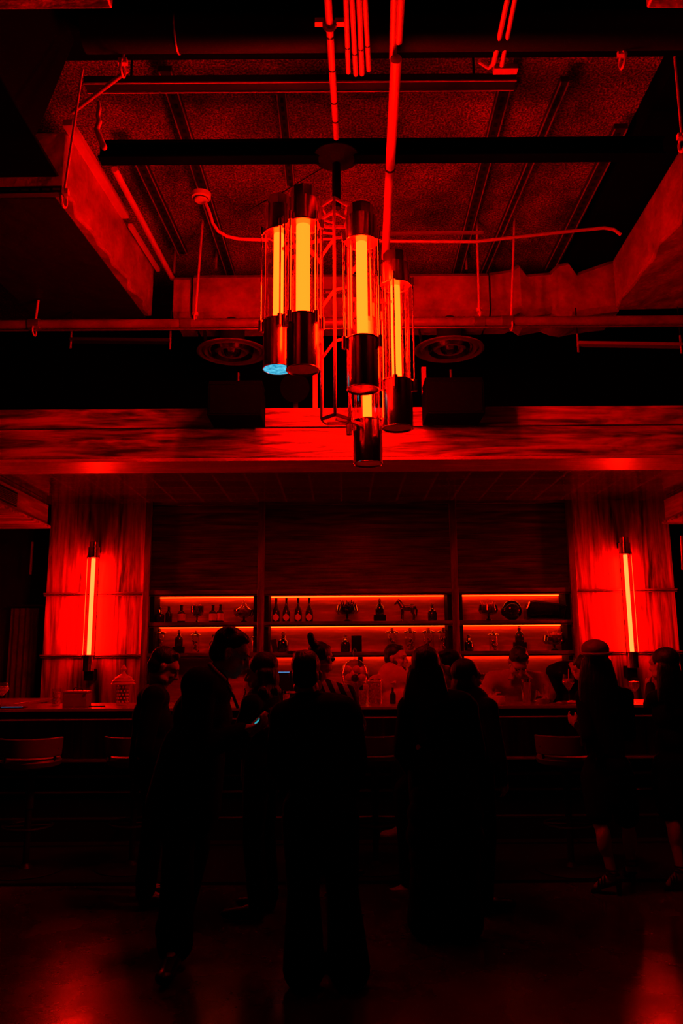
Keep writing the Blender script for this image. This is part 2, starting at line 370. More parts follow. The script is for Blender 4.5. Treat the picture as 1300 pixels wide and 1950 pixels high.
for i in range(3):
    a, b = xs[i] + .036, xs[i + 1] - .036
    MB().bb((a, BY + .02, zR1 + .002), (b, BB + .03, zT - .02)).build('upper_panel', M['uppanel'], bb)
    MB().bb((a, BY - .01, zT - .019), (b, BB, zT + .05)).build('cornice', M['rail'], bb)
    for z0, z1 in ((zA1, zR1), (zB1, zA0), (zC1, zB0)):
        MB().bb((a, BY - .02, z0), (b, BB - .001, z1)).bb((a, BY - .02, z0 - .008), (b, BY - .012, z0 + .01)).build('shelf', M['rail'], bb)
    for z in (zA1, zB1, zC1):
        if i == 0 and z == zC1: continue
        MB().bb((a + .05, BB - .03, z - .006), (b - .05, BB - .01, z - .001)).build('led_strip', M['led'], bb)['label'] = 'added amber strip lighting the bottle fronts'
        MB().bb((a + .05, BY + .0, z - .004), (b - .05, BY + .005, z - .0005)).build('led_strip', M['led'], bb)['label'] = 'added amber strip lighting the bottle fronts'  # second strip, added out of sight behind the lip to light the bottles
    # inner dark jambs of the bays
    MB().bb((a, BY + .03, zC0), (a + .045, BB - .002, zR1)).build('jamb', M['black'], bb); MB().bb((b - .045, BY + .03, zC0), (b, BB - .002, zR1)).build('jamb', M['black'], bb)
xm = X(686, 1290, BB)
MB().bb((xm - .025, BB - .06, zC0), (xm + .025, BB - .001, zC1)).build('bracket', M['black'], bb)
# flanking panelling with vertical grain
for nm, a, b in (('trim_12', xL, xs[0] - .036), ('trim_13', xs[3] + .036, xR)):
    o = S(MB().bb((a, BY + .03, 0), (b, BY + .1, zT + .35)).build(nm, M['side']))
    for py in (1126, 1244):
        z = Z(py)
        MB().bb((a - .02, BY - .01, z - .012), (b + .02, BY + .03, z + .006)).build('rail', M['rail'], o, bevel=.003)
        MB().bb((a - .02, BY + .005, z - .03), (b + .02, BY + .03, z - .018)).build('rail', M['rail'], o, bevel=.003)
    S(MB().bb((a if a < 0 else b - .02, BY + .1, 0), (a + .02 if a < 0 else b, 9.2, zT + .35)).build('trim_14' if a < 0 else 'trim_15', M['black']))
MBk = MB().bb((xL - .3, BB + .04, zR1 - 1.2), (xR + .3, BB + .08, hb)).build('trim_16', M['black']); S(MBk)
# ------------------------------------------------------------------ wall lamps
def wall_lamp(pt, pb, y_ct, y_cb, label):
    Y = 8.38; a = W(pt[0], pt[1], Y); b = W(pb[0], pb[1], Y); x = (a.x + b.x) / 2
    zt, zb = a.z, b.z; zct = W(pt[0], y_ct, Y).z; zcb = W(pb[0], y_cb, Y).z
    L = thing('wall_lamp', (x, Y, zb), label, 'wall lamp', 'tube lamps on the panelling')
    MB().cone((x, Y, zct), (x, Y, zt - .06), .062, seg=24).cone((x, Y, zt - .06), (x, Y, zt), .048, seg=24).build('top_cap', M['copper'], L, bevel=.004)
    MB().cone((x, Y, zb), (x, Y, zcb), .06, seg=24).torus((x, Y, zcb), .058, .006).build('bottom_cap', M['copper'], L, bevel=.004)
    MB().lathe([(.055, zcb), (.055, zct)], (x, Y, 0), 28).build('glass_tube', M['glass'], L)
    c = MB().cone((x, Y, zcb + .005), (x, Y, zct - .005), .021, seg=16).build('glowing_core', M['wcore'], L); c['label'] = 'glowing amber tube'
    for s in (-1, 1): MB().cone((x + s * .064, Y - .01, zcb - .03), (x + s * .064, Y - .01, zct + .03), .004, seg=8).build('rod', M['brass'], L)
    MB().bb((x - .05, Y + .03, zb - .1), (x + .05, BY + .03, zb + .02)).build('wall_bracket', M['black'], L)
    MB().bb((x - .03, Y + .03, zt - .1), (x + .03, BY + .03, zt - .04)).build('wall_bracket', M['black'], L)
wall_lamp((179, 1032), (168, 1278), 1063, 1248, 'glowing amber tube lamp on the left wood panelling')
wall_lamp((1188, 1023), (1205, 1272), 1056, 1242, 'glowing amber tube lamp on the right wood panelling')
# ================================================================== BAR COUNTER
bf = FZ(650, 1346, 1.1).y; bk = FZ(700, 1335, 1.1).y
bc = thing('bar_counter', (.2, bf, .02), 'long walnut bar counter running across the room behind the guests', 'bar')
bxl = -4.6; bxr = 4.6
MB().bb((bxl, bf, 1.075), (bxr, bk, 1.1)).build('countertop', M['bartop'], bc, bevel=.004)
MB().bb((bxl, bf + .03, 1.03), (bxr, bk - .02, 1.0745)).build('apron', M['black'], bc)
MB().bb((bxl, bf - .005, W(650, 1366, bf).z - .012), (bxr, bf + .03, W(650, 1366, bf).z)).build('moulding', M['bartop'], bc, bevel=.003)
zl = Z(1443, 650, bf + .15)
MB().bb((bxl, bf + .25, zl), (bxr, bf + .3, 1.03)).build('front_panel', M['barfront'], bc)
MB().bb((bxl, bf + .12, zl - .02), (bxr, bf + .3, zl)).build('ledge', M['rail'], bc, bevel=.003)
MB().bb((bxl, bf + .3, .02), (bxr, bk - .1, 1.03)).build('carcass', M['black'], bc)
for k in range(14):
    x = bxl + .35 + k * .68
    MB().bb((x - .03, bf + .225, zl), (x + .03, bf + .25, 1.03)).build('pilaster', M['barfront'], bc)
MB().tube([(bxl, bf + .05, .24), (bxr, bf + .05, .24)], .018).build('foot_rail', M['dsteel'], bc)
for k in range(8): MB().cone((bxl + .4 + k * 1.2, bf + .05, .24), (bxl + .4 + k * 1.2, bf + .3, .2), .012).build('rail_bracket', M['dsteel'], bc)
for py in (1475, 1505): 
    z = Z(py, 650, bf + .28); MB().bb((bxl, bf + .27, z - .01), (bxr, bf + .31, z + .01)).build('kick_batten', M['rail'], bc)
# left return of the bar
q = FZ(104, 1316, 1.1); p = FZ(0, 1328, 1.1)
br_ = thing('bar_return', (-3.4, bk + .4, 0), 'side arm of the bar running back at far left', 'bar')
xr0 = W(104, 1320, 8.4).x
MB().bb((bxl, bk + .002, 1.07), (xr0, 8.38, 1.1)).build('countertop', M['bartop'], br_, bevel=.004)
MB().bb((bxl, bk + .05, .0), (xr0 - .1, 8.36, 1.069)).build('cabinet', M['black'], br_)
# ================================================================== BOTTLES AND JARS
def P_(*a): return list(a)
def prof_bottle(h, r): return [(0, 0), (r * .95, 0), (r, .012), (r, h * .52), (r * .9, h * .6), (r * .42, h * .72), (r * .36, h * .95), (0, h * .95)]
def prof_champ(h, r): return [(0, 0), (r * .95, 0), (r, .012), (r, h * .38), (r * .82, h * .52), (r * .4, h * .68), (r * .3, h * .8), (r * .3, h * .97), (r * .36, h * .97), (r * .36, h), (0, h)]
def sh_(px, z, row_y): return W(px, row_y, 8.62).x
YI = 8.6
def place(px, py): return W(px, py, YI).x
def upx(n): return n / ppm((0, YI, 1.9))
GA = 'bottles and jars on the display shelves'
def bottle(px, z, hpx, wpx, label, kind='label', y=YI, pyr=1180):
    x = place(px, pyr); h = upx(hpx); r = upx(wpx) / 2
    t = thing('bottle', (x, y, z), label, 'bottle', GA)
    MB().lathe(prof_bottle(h, r)).build('body', M['dark'] if kind != 'clear' else M['dglass'], t, local=True)
    MB().cone((0, 0, h * .93), (0, 0, h), r * .42, seg=14).build('stopper', M['brass'] if kind == 'deco' else M['dark'], t, local=True)
    if kind == 'label': MB().lathe([(r * 1.02, h * .1), (r * 1.02, h * .5)], seg=24).build('paper_label', M['label'], t, local=True)
    return t
def decanter(px, z, hpx, wpx, label, body='dark', base=0, pyr=1180):
    x = place(px, pyr); h = upx(hpx); r = upx(wpx) / 2; b0 = upx(base)
    t = thing('decanter', (x, YI, z), label, 'decanter', GA)
    if base: MB().bb((-r * 1.35, -r, 0), (r * 1.35, r, b0)).build('plinth', M['black'], t, local=True, bevel=.003)
    hh = h - b0
    MB().lathe([(0, b0), (r * .9, b0), (r, b0 + .01), (r, b0 + hh * .45), (r * .8, b0 + hh * .58), (r * .3, b0 + hh * .66), (r * .27, b0 + hh * .76), (r * .42, b0 + hh * .78), (0, b0 + hh * .78)]).build('body', M[body], t, local=True)
    MB().torus((0, 0, b0 + hh * .68), r * .3, .006, n=16, k=6).torus((0, 0, b0 + hh * .78), r * .42, .004, n=16, k=6).build('collar', M['brass'], t, local=True)
    MB().cone((0, 0, b0 + hh * .78), (0, 0, b0 + hh * .86), r * .2, r * .4, 12).sph((0, 0, b0 + hh * .92), r * .38, 12, 8).build('stopper', M['sglass'], t, local=True)
    return t
def jar(px, z, hpx, wpx, label, pyr=1238, twist=0, x=None, y=YI, h=None, r=None, fill='ice', group=GA):
    if x is None: x = place(px, pyr); h = upx(hpx); r = upx(wpx) / 2
    t = thing('glass_jar', (x, y, z), label, 'jar', group)
    MB().lathe([(0, 0), (r * .85, 0), (r * .9, h * .04), (r * .88, h * .6), (r * .8, h * .74), (r * 1.0, h * .78)]).build('body', M['glass'], t, local=True)
    mb = MB(); rnd = random.Random(int(px * 7 + twist))
    for k in range(9):
        a = rnd.random() * 6.28; q = rnd.random() * r * .5
        mb.sph((q * math.cos(a), q * math.sin(a), h * (.1 + .055 * k)), (r * .3, r * .26, h * .07), 8, 6, Euler((rnd.random() * 3, rnd.random() * 3, 0)).to_matrix())
    mb.build('contents', M['fruit'] if k % 2 else M['metalo'], t, local=True)
    MB().lathe([(r * 1.05, h * .78), (r * 1.05, h * .81), (r * .7, h * .85), (r * .25, h * .88), (r * .2, h * .9), (r * .3, h * .95), (0, h)]).build('lid', M['sglass'], t, local=True)
    MB().torus((0, 0, h * .795), r * 1.03, .004, n=20, k=6).build('rim', M['brass'], t, local=True)
    return t
zA, zB = zA0 + .0005, zB0 + .0005
# top row, left bay
decanter(304, zA, 30, 18, 'squat dark decanter, leftmost on the top shelf of the left bay')
bottle(321, zA, 31, 13, 'slim dark bottle second from left on the top shelf of the left bay', 'deco')
bottle(345, zA, 33, 15, 'single round shouldered bottle with pale label on the top left shelf')
bottle(405, zA, 33, 15, 'left bottle of the close pair with pale labels, top left shelf')
bottle(419, zA, 34, 14, 'right bottle of the close pair with pale labels, top left shelf')
def bowl(px, z, hpx, wpx, label, fillm, flare=1.0, name='glass_bowl', cat='bowl', pyr=1180, n=12, spike=False):
    x = place(px, pyr); h = upx(hpx); r = upx(wpx) / 2
    t = thing(name, (x, YI, z), label, cat, None)
    MB().lathe([(0, 0), (r * .4, 0), (r * .35, .008), (r * .1, h * .12), (r * .12, h * .26), (r * .75, h * .34), (r * .95, h * .5), (r * flare, h * .78)]).build('bowl_glass', M['dglass'], t, local=True)
    rnd = random.Random(int(px)); mb = MB()
    for k in range(n):
        a = rnd.random() * 6.28; q = rnd.random() * r * .62
        p = (q * math.cos(a), q * math.sin(a) * .6, h * (.45 + .38 * rnd.random()))
        mb.sph(p, (r * .27, r * .22, r * .2), 10, 7, Euler((rnd.random() * 3, rnd.random() * 3, rnd.random() * 3)).to_matrix())
        if spike: mb.cone(p, (p[0] * 1.5, p[1] * 1.4, h * (.85 + .2 * rnd.random())), r * .09, .002, 8)
    mb.build('contents', fillm, t, local=True)
    return t
bowl(375, zA, 40, 26, 'flared glass footed bowl of fruit on the top left shelf', M['fruit'], .95)
bowl(464, zA, 30, 40, 'wide glass dish of dark fruit under a knobbed dome on the top left shelf', M['fruit'], 1.0, n=16)
dk = bpy.data.objects['glass_bowl.001']
hh = upx(30); rr = upx(40) / 2
MB().lathe([(rr, hh * .78), (rr * .55, hh * .9), (rr * .32, hh), (rr * .32, hh * 1.12), (rr * .12, hh * 1.18), (rr * .12, hh * 1.3), (0, hh * 1.42)]).build('dome_lid', M['glass'], dk, local=True)
# second row, left bay
jar(302, zB, 47, 25, 'big bulbous jar with pointed lid, leftmost on the second shelf')
decanter(340, zB, 44, 15, 'black decanter on a dark block on the second left shelf', base=12, pyr=1238)
jar(372, zB, 42, 18, 'tall cylinder jar of sliced fruit on the second left shelf')
bottle(406, zB, 34, 16, 'small bottle on the second left shelf beside the phone man\'s hair', 'deco', pyr=1238)
jar(490, zB, 36, 30, 'dark domed jar at the right end of the second left shelf')
# centre top row: four champagne bottles
names = ['first', 'second', 'third', 'fourth']; ch = None
for i, px in enumerate((525.5, 545, 567.5, 588.5)):
    x = place(px, 1180); h = upx(45); r = upx(14.5) / 2
    if ch is None:
        ch = thing('champagne_bottle', (x, YI, zA), '', 'bottle', 'champagne bottles on the top shelf')
        MB().lathe(prof_champ(h, r)).build('body', M['dark'], ch, local=True)
        MB().torus((0, 0, h * .78), r * .33, .004, n=14, k=6).build('neck_band', M['brass'], ch, local=True)
        rm = Matrix.Rotation(R(90), 3, 'X')
        MB().cone((0, -r * .97, h * .19), (0, -r * 1.04, h * .19), r * .82, seg=20).box((0, -r * 1.0, h * .19), (.02, .004, r * 1.9), Euler((0, 0, 0))).build('round_label', M['label'], ch, local=True)
        o = ch
    else: o = copy_tree(ch)
    o.location = (x, YI, zA)
    o['label'] = 'champagne bottle with round label, %s from left of the row of four' % names[i]
bowl(661, zA, 40, 48, 'wide dark glass bowl heaped with spiky shells in the middle of the top shelf', M['metalo'], .8, n=22, spike=True)
decanter(723, zA, 43, 17, 'square decanter raised on a black box on the top centre shelf', 'dglass', base=12)
decanter(823, zA, 33, 17, 'round black decanter right of the horse figurine')
# horse figurine
hx = place(775, 1180); s = upx(42) / .42
hr = thing('horse_figurine', (hx, YI, zA), 'small glossy horse figurine standing on the top centre shelf', 'figurine')
mb = MB()
def hv(x, z, y=0): return Vector((x * s, y * s, z * s))
mb.sph(hv(.02, .25), (.12 * s, .055 * s, .062 * s)); mb.sph(hv(.1, .26), (.065 * s, .058 * s, .07 * s)); mb.sph(hv(-.08, .26), (.06 * s, .052 * s, .068 * s))
mb.cone(hv(-.09, .28), hv(-.17, .38), .045 * s, .03 * s, 12, True); mb.cone(hv(-.16, .385), hv(-.225, .325), .03 * s, .018 * s, 12, True)
for y in (-.012, .012): mb.cone(hv(-.155, .4, y), hv(-.15, .43, y), .009 * s, .004 * s, 8, True)
for y, fx in ((-.03, -.1), (.03, -.07)):
    mb.cone(hv(fx, .22, y), hv(fx - .005, .12, y), .026 * s, .015 * s, 10, True); mb.cone(hv(fx - .005, .12, y), hv(fx - .01, .015, y), .014 * s, .011 * s, 10, True); mb.cone(hv(fx - .012, .02, y), hv(fx - .02, .0, y), .014 * s, .017 * s, 10)
for y, fx in ((-.03, .1), (.03, .13)):
    mb.cone(hv(fx, .24, y), hv(fx - .015, .17, y), .036 * s, .022 * s, 10, True); mb.cone(hv(fx - .015, .17, y), hv(fx + .02, .11, y), .02 * s, .015 * s, 10, True); mb.cone(hv(fx + .02, .11, y), hv(fx + .01, .015, y), .014 * s, .011 * s, 10, True); mb.cone(hv(fx + .01, .02, y), hv(fx, 0, y), .014 * s, .017 * s, 10)
mb.build('body', M['metalo'], hr, local=True, voxel=.004)
mb = MB(); mb.cone(hv(.155, .28), hv(.185, .2), .014 * s, .02 * s, 8, True).cone(hv(.185, .2), hv(.18, .08), .02 * s, .006 * s, 8, True); mb.build('tail', M['dark'], hr, local=True)
mb = MB()
for k in range(6): mb.cone(hv(-.15 + .016 * k, .405 - .022 * k), hv(-.125 + .018 * k, .385 - .024 * k), .012 * s, .012 * s, 8, True)
mb.build('mane', M['dark'], hr, local=True)
# centre second row
fx = place(522, 1235)
fr = thing('picture_frame', (fx, YI, zB), 'small dark plate leaning at the left end of the second centre shelf', 'ornament')
MB().box((0, .02, .07), (.06, .012, .14), Euler((R(-12), R(-14), 0))).build('plate', M['dark'], fr, local=True, bevel=.003); MB().box((.03, .0, .01), (.09, .06, .012)).build('stand', M['metalo'], fr, local=True)
decanter(539, zB, 38, 21, 'bell shaped glass decanter on the second centre shelf', 'dglass', pyr=1238)
ty = thing('serving_tray', (place(556, 1238), YI - .1, zB), 'thin dark tray lying on the second centre shelf', 'tray')
MB().lathe([(0, 0), (.055, 0), (.06, .014), (.056, .014), (.05, .004), (0, .004)]).build('dish', M['metalo'], ty, local=True)
decanter(657, zB, 33, 18, 'small round black decanter on the second centre shelf', pyr=1238)
cn = thing('canister', (place(679, 1238), YI, zB), 'plain black cylinder canister on the second centre shelf', 'canister')
MB().lathe([(0, 0), (.054, 0), (.056, .006), (.056, upx(27)), (0, upx(27))]).build('body', M['black'], cn, local=True); MB().lathe([(.058, upx(27)), (.058, upx(30)), (0, upx(30.5))]).build('lid', M['dark'], cn, local=True)
for i, (px, t_) in enumerate(((747, 'leftmost of the four, above the bearded bartender'), (781, 'second of the four, right of the bearded bartender'), (816, 'third of the row of four jars'), (845, 'rightmost of the four, by the upright'))):
    jar(px, zB, 45, 24, 'lidded apothecary jar, ' + t_, twist=i)
# right bay, top row
bowl(930, zA, 38, 40, 'footed dish of sculpted fruit, left on the top right shelf', M['fruit'], .85, n=12, spike=True, name='fruit_dish')
hl = thing('sphere_ornament', (place(975, 1180), YI, zA), 'dark rounded helmet shaped ornament on the top right shelf', 'ornament')
r = upx(19)
MB().sph((0, 0, r), (r, r * .9, r), 24, 16).sph((-r * .8, -.01, r * .9), (r * .35, r * .5, r * .5)).build('shell', M['blackg'], hl, local=True, voxel=.006); MB().torus((r * .4, -r * .4, r * .45), r * .22, .006, Matrix.Rotation(R(90), 3, 'X')).build('ring', M['metalo'], hl, local=True)
tj = thing('glass_casket', (place(1038, 1180), YI, zA), 'large tilted clear glass vessel at the right end of the top shelf', 'glass vessel')
w_ = upx(76); h_ = upx(36)
mb = MB(); mb.prism([(-w_ * .5, -.09, 0), (w_ * .42, -.09, 0), (w_ * .5, -.09, h_ * .7), (w_ * .45, -.09, h_ * .78), (-w_ * .3, -.09, h_), (-w_ * .42, -.09, h_ * .95), (-w_ * .5, -.09, h_ * .6)], (0, .18, 0)); mb.build('shell', M['dglass'], tj, local=True, bevel=.015)
mb = MB()
for k in range(9): mb.sph((-w_ * .35 + k * w_ * .09, random.uniform(-.05, .05), h_ * .2 + .02 * random.random()), (.03, .03, .018), 8, 6)
mb.build('contents', M['dark'], tj, local=True); MB().tube([(-w_ * .5, -.09, h_ * .6), (-w_ * .42, -.09, h_ * .95), (-w_ * .3, -.09, h_), (w_ * .45, -.09, h_ * .78), (w_ * .5, -.09, h_ * .7)], .004).build('rim', M['brass'], tj, local=True)
# right bay, second row
decanter(893, zB, 30, 17, 'small clear decanter, leftmost on the second right shelf', 'dglass', pyr=1238)
jar(940, zB, 38, 20, 'round shouldered jar with two rounded ears on the second right shelf')
decanter(990, zB, 46, 17, 'tall decanter on a block above the leaning bartender', base=16, pyr=1238)
bowl(1055, zB, 36, 46, 'heap of spiky red shells in a dish at the right of the second shelf', M['fruit'], .8, n=18, spike=True, name='shell_dish', pyr=1238)
# row C: stemmed glasses
gl = thing('cocktail_glass', (0, YI, zC0), 'x', 'glass')
MB().lathe([(0, 0), (.034, 0), (.034, .003), (.004, .008), (.004, .12), (.012, .13), (.03, .15), (.045, .2), (.05, .235)], seg=16).build('glass_body', M['sglass'], gl, local=True)
ORD = 'first second third fourth fifth sixth seventh eighth ninth tenth eleventh'.split()
def glassrow(pxs, grp, label, z, first=None):
    out = []
    for px in pxs:
        o = copy_tree(gl) if first is None or px != pxs[0] else gl
        o.location = (place(px, 1270), YI - .05, z); o['label'] = '%s stemmed glass from the left in the row of %d %s' % (ORD[len(out)], len(pxs), label); o['group'] = grp; out.append(o)
zc = Z(1288, 650, YI)
# a slim glass shelf board below the lit strip that carries them
for i, (a, b) in enumerate(((xs[1], xs[2]), (xs[2], xs[3]))):
    MB().bb((a + .04, BY + .05, zc - .24 + .0), (b - .04, BB - .002, zc - .22)).build('shelf', M['rail'], bb)
zc = zc - .2195
glassrow([702, 716, 730, 770, 783, 797], 'stemmed glasses on the lowest centre shelf', 'beside the bearded bartender', zc, 1)
glassrow([882, 896, 910, 924, 938, 952, 1018, 1032, 1046, 1060, 1074], 'stemmed glasses on the lowest right shelf', 'behind the leaning bartender', zc)
# ================================================================== THINGS ON THE BAR
ZB = 1.1005
def onbar(px, py): return FZ(px, py, 1.1)
def bar_item(px, Y): return W(px, 1340, Y).x
YB = bf + .35
k = 1 / ppm((0, YB, 1.2))
def wineglass(px, y, h, r, label, drinkh=.5, straw=False, coupe=False):
    t = thing('wine_glass' if not coupe else 'coupe_glass', (bar_item(px, y), y, ZB), label, 'glass')
    if coupe:
        pr = [(0, 0), (r * .8, 0), (r * .8, .003), (.004, .01), (.004, h * .5), (r * .5, h * .6), (r * .95, h * .75), (r, h)]
        di = [(0, h * .57), (r * .45, h * .62), (r * .88, h * .77), (r * .93, h * .97), (0, h * 1.0)]
    else:
        pr = [(0, 0), (r * .8, 0), (r * .8, .003), (.004, .01), (.004, h * .42), (r * .35, h * .5), (r, h * .72), (r * .75, h)]
        di = [(0, h * .46), (r * .35, h * .53), (r * .95, h * .72), (r * .88, h * .84), (0, h * .86)]
    MB().lathe(pr).build('glass_body', M['glass'], t, local=True)
    d = MB().lathe(di).build('drink', M['ice'], t, local=True); d['label'] = 'iced red drink'
    if straw: MB().cone((0, 0, h * .6), (.008, 0, h * 1.18), .004, seg=8).build('straw', M['label'], t, local=True)
    return t
wineglass(3, YB, .2, .055, 'full stemmed wine glass cut by the left edge of the photo')
wineglass(1084, YB - .1, .24, .052, 'tall stemmed glass with a straw left of the woman in the cap', straw=True)
wineglass(1209, YB - .1, .18, .047, 'coupe cocktail glass in front of the woman at far right', coupe=True)
def tumbler(px, y, h, r, label, fill='ice', fh=.9, name='tumbler'):
    t = thing(name, (bar_item(px, y), y, ZB), label, 'glass')
    MB().lathe([(0, 0), (r * .9, 0), (r, h)]).build('glass_body', M['glass'], t, local=True)
    if fill: MB().lathe([(0, .008), (r * .86, .008), (r * .93, h * fh), (0, h * fh)]).build('contents', M[fill], t, local=True)
    return t
tumbler(107, YB + .15, .14, .038, 'short square tumbler of iced red drink left of the leather box', fh=.8)
tumbler(1042, YB, .16, .03, 'slim empty highball glass right of the leaning bartender', None, name='highball_glass')
tumbler(545, YB, .12, .03, 'small glass of red drink left of the man seen from behind', fh=.7, name='small_glass')
# leather box with handle
lb = thing('leather_box', (W(147, 1330, bf + .25).x, bf + .25, ZB), 'red brown box with top handle on the left of the bar', 'box')
MB().box((0, 0, .055), (.2, .13, .11)).build('body', M['box'], lb, local=True, bevel=.006); MB().box((0, 0, .121), (.205, .135, .02)).build('lid', M['box'], lb, local=True, bevel=.005)
MB().tube([(-.04, 0, .13), (-.025, 0, .155), (.03, 0, .155), (.045, 0, .13)], .005).build('handle', M['dark'], lb, local=True); MB().box((.08, -.07, .1), (.02, .006, .015)).build('clasp', M['steel'], lb, local=True)
p = W(185, 1337, bf + .2)
T(MB().box((p.x, bf + .2, ZB + .005), (.13, .035, .009), Euler((0, 0, .2))).build('bar_knife', M['blackg'], bevel=.002), 'thin black bar tool lying right of the leather box', 'bar tool')
p = W(24, 1341, bf + .12)
bk_ = thing('tablet', (p.x, bf + .12, ZB), 'flat tablet glowing faint blue lying on the bar at far left', 'tablet')
MB().box((0, 0, .005), (.22, .1, .008)).build('body', M['blackg'], bk_, local=True); MB().box((0, -.01, .0095), (.17, .03, .001)).build('screen', M['blue'], bk_, local=True)
# glass dispenser with pagoda lid
x = bar_item(233, YB + .05)
t = thing('drink_dispenser', (x, YB + .05, ZB), 'cut glass drink jar with ornate pointed lid on the left of the bar', 'jar')
MB().lathe([(0, 0), (.05, 0), (.052, .01), (.047, .09), (.055, .175)]).build('body', M['glass'], t, local=True)
mb = MB()
for i in range(5):
    for j in range(10):
        a = j * .628 + i * .3; mb.sph((.046 * math.cos(a), .046 * math.sin(a), .03 + i * .03), .008, 6, 5)
mb.build('cut_pattern', M['fruit'], t, local=True)
MB().lathe([(.1, .175), (.105, .182), (.085, .2), (.095, .205), (.07, .225), (.075, .23), (.045, .25), (.02, .265), (.014, .285), (.026, .305), (.014, .33), (0, .345)]).build('lid', M['fruit'], t, local=True)
# big bowl of fruit under a cloche
x = bar_item(676, YB + .05)
t = thing('fruit_cloche', (x, YB + .05, ZB), 'large glass bell jar full of round fruit on the bar centre', 'bell jar')
MB().lathe([(0, 0), (.05, 0), (.05, .1), (.03, .13), (.09, .18), (.0, .18)]).build('pedestal', M['sglass'], t, local=True)
MB().lathe([(.1, .165), (.118, .2), (.12, .27), (.1, .33), (.05, .365), (.012, .375), (.01, .4), (.02, .42), (.014, .46), (0, .475)]).build('dome', M['glass'], t, local=True)
FL = ['pale round fruit at the upper left', 'pale round fruit at the upper middle', 'pale round fruit at the lower left', 'pale round fruit at the lower right', 'dark round fruit low in the middle', 'pale round fruit at the upper right', 'half hidden round fruit at the back']
for i, (a, b, c, m_) in enumerate(((-.06, -.03, .29, 'fruit'), (.015, -.05, .29, 'fruit'), (-.05, -.04, .22, 'fruit'), (.06, -.03, .22, 'fruit'), (.0, -.06, .215, 'dark'), (.07, .02, .28, 'fruit'), (-.01, .04, .25, 'fruit'))):
    T(MB().sph((x + a, YB + .05 + b, ZB + c), .034, 18, 12).build('fruit', M[m_]), FL[i] + ' of the bell jar', 'fruit', 'fruit inside the bell jar')
def bigjar(px, y, h, r, label):
    t = thing('ice_jar', (bar_item(px, y), y, ZB), label, 'jar')
    MB().lathe([(0, 0), (r, 0), (r, h), (r * 1.06, h + .006)]).build('body', M['glass'], t, local=True)
    MB().lathe([(0, .01), (r * .93, .01), (r * .93, h * .93), (0, h * .95)], seg=32).build('ice', M['ice'], t, local=True)
    MB().torus((0, 0, h), r * 1.02, .004).build('rim', M['silver'], t, local=True)
bigjar(714, YB + .06, .2, .062, 'wide clear cylinder filled with crushed ice left of the bearded bartender')
tumbler(690, YB - .12, .13, .034, 'rounded jar of red fruit in front of the bell jar', name='fruit_jar')
t = bottle(748, ZB, 25, 9, 'small slim bottle on the bar in front of the bearded bartender', 'deco'); t.location = (bar_item(748, YB), YB, ZB); t['group'] = 'loose bottles on the bar'
for px, lab in ((1003, 'tall steel cocktail shaker in front of the leaning bartender'),):
    t = thing('cocktail_shaker', (bar_item(px, YB - .05), YB - .05, ZB), lab, 'shaker')
    MB().lathe([(0, 0), (.032, 0), (.045, .17), (.046, .172), (.04, .17)]).build('tin', M['silver'], t, local=True); MB().lathe([(.03, .12), (.043, .2), (.044, .2)]).build('inner_tin', M['silver'], t, local=True)
p = W(1094, 1336, bf + .2)
t = thing('napkin_pile', (p.x, bf + .2, ZB), 'crumpled napkin beside the stemmed glass with the straw', 'napkin')
mb = MB()
for i in range(9): mb.sph((random.uniform(-.05, .05), random.uniform(-.03, .03), .014), (.03, .02, .014), 8, 6)
mb.build('paper', M['fruit'], t, local=True, voxel=.005)
# point-of-sale screen
yr = bk - .22; x = bar_item(535, yr); zz = W(535, 1279, yr).z - ZB
t = thing('cash_register', (x, yr, ZB), 'black cash register with faint blue lit edge left of the central figure', 'cash register')
MB().bb((-.13, 0, 0), (.13, .15, .08)).build('base', M['black'], t, local=True, bevel=.005)
MB().bb((-.04, .05, .08), (.04, .09, zz - .03)).build('neck', M['black'], t, local=True)
MB().bb((-.13, -.02, zz - .17), (.13, .01, zz - .01)).build('monitor', M['black'], t, local=True, bevel=.004); MB().bb((-.08, -.025, zz - .01), (.08, 0, zz)).build('lit_edge', M['blue'], t, local=True)
# ================================================================== BAR STOOLS
def stool(first, x, y, rz, label):
    if first: o = copy_tree(first)
    else:
        o = thing('bar_stool', (0, 0, 0), '', 'bar stool', 'bar stools along the counter')
        MB().lathe([(0, 0), (.255, 0), (.26, .006), (.25, .012), (.05, .022), (.03, .05), (0, .05)], seg=40).build('base', M['dsteel'], o, local=True)
        MB().cone((0, 0, .03), (0, 0, .42), .022).cone((0, 0, .42), (0, 0, .7), .03).build('column', M['dsteel'], o, local=True)
        MB().torus((0, 0, .3), .17, .011, n=40).cone((-.17, 0, .3), (.17, 0, .3), .008).build('foot_ring', M['dsteel'], o, local=True)
        MB().lathe([(0, .7), (.15, .7), (.2, .72), (.21, .75), (.195, .775), (.12, .785), (0, .788)], seg=32).build('seat', M['seat'], o, local=True)
        mb = MB(); n = 18; pr = None
        for i in range(n + 1):
            a = R(200 + 140 * i / n); ca, sa = math.cos(a), math.sin(a)
            v = [mb.bm.verts.new((ca * q, sa * q, zz)) for q, zz in ((.2, .79), (.225, .79), (.235, .92), (.21, .92))]
            if pr:
                for j in range(4): mb.bm.faces.new([pr[j], v[j], v[(j + 1) % 4], pr[(j + 1) % 4]])
            else: mb.bm.faces.new(v)
            pr = v
        mb.bm.faces.new(pr[::-1]); mb.build('backrest', M['seat'], o, local=True, bevel=.006)
        for a in (215, 325): MB().cone((.19 * math.cos(R(a)), .19 * math.sin(R(a)), .73), (.222 * math.cos(R(a)), .222 * math.sin(R(a)), .85), .01).build('back_post', M['dsteel'], o, local=True)
    o.location = (x, y, .0205); o.rotation_euler = (0, 0, rz); o['label'] = label; return o
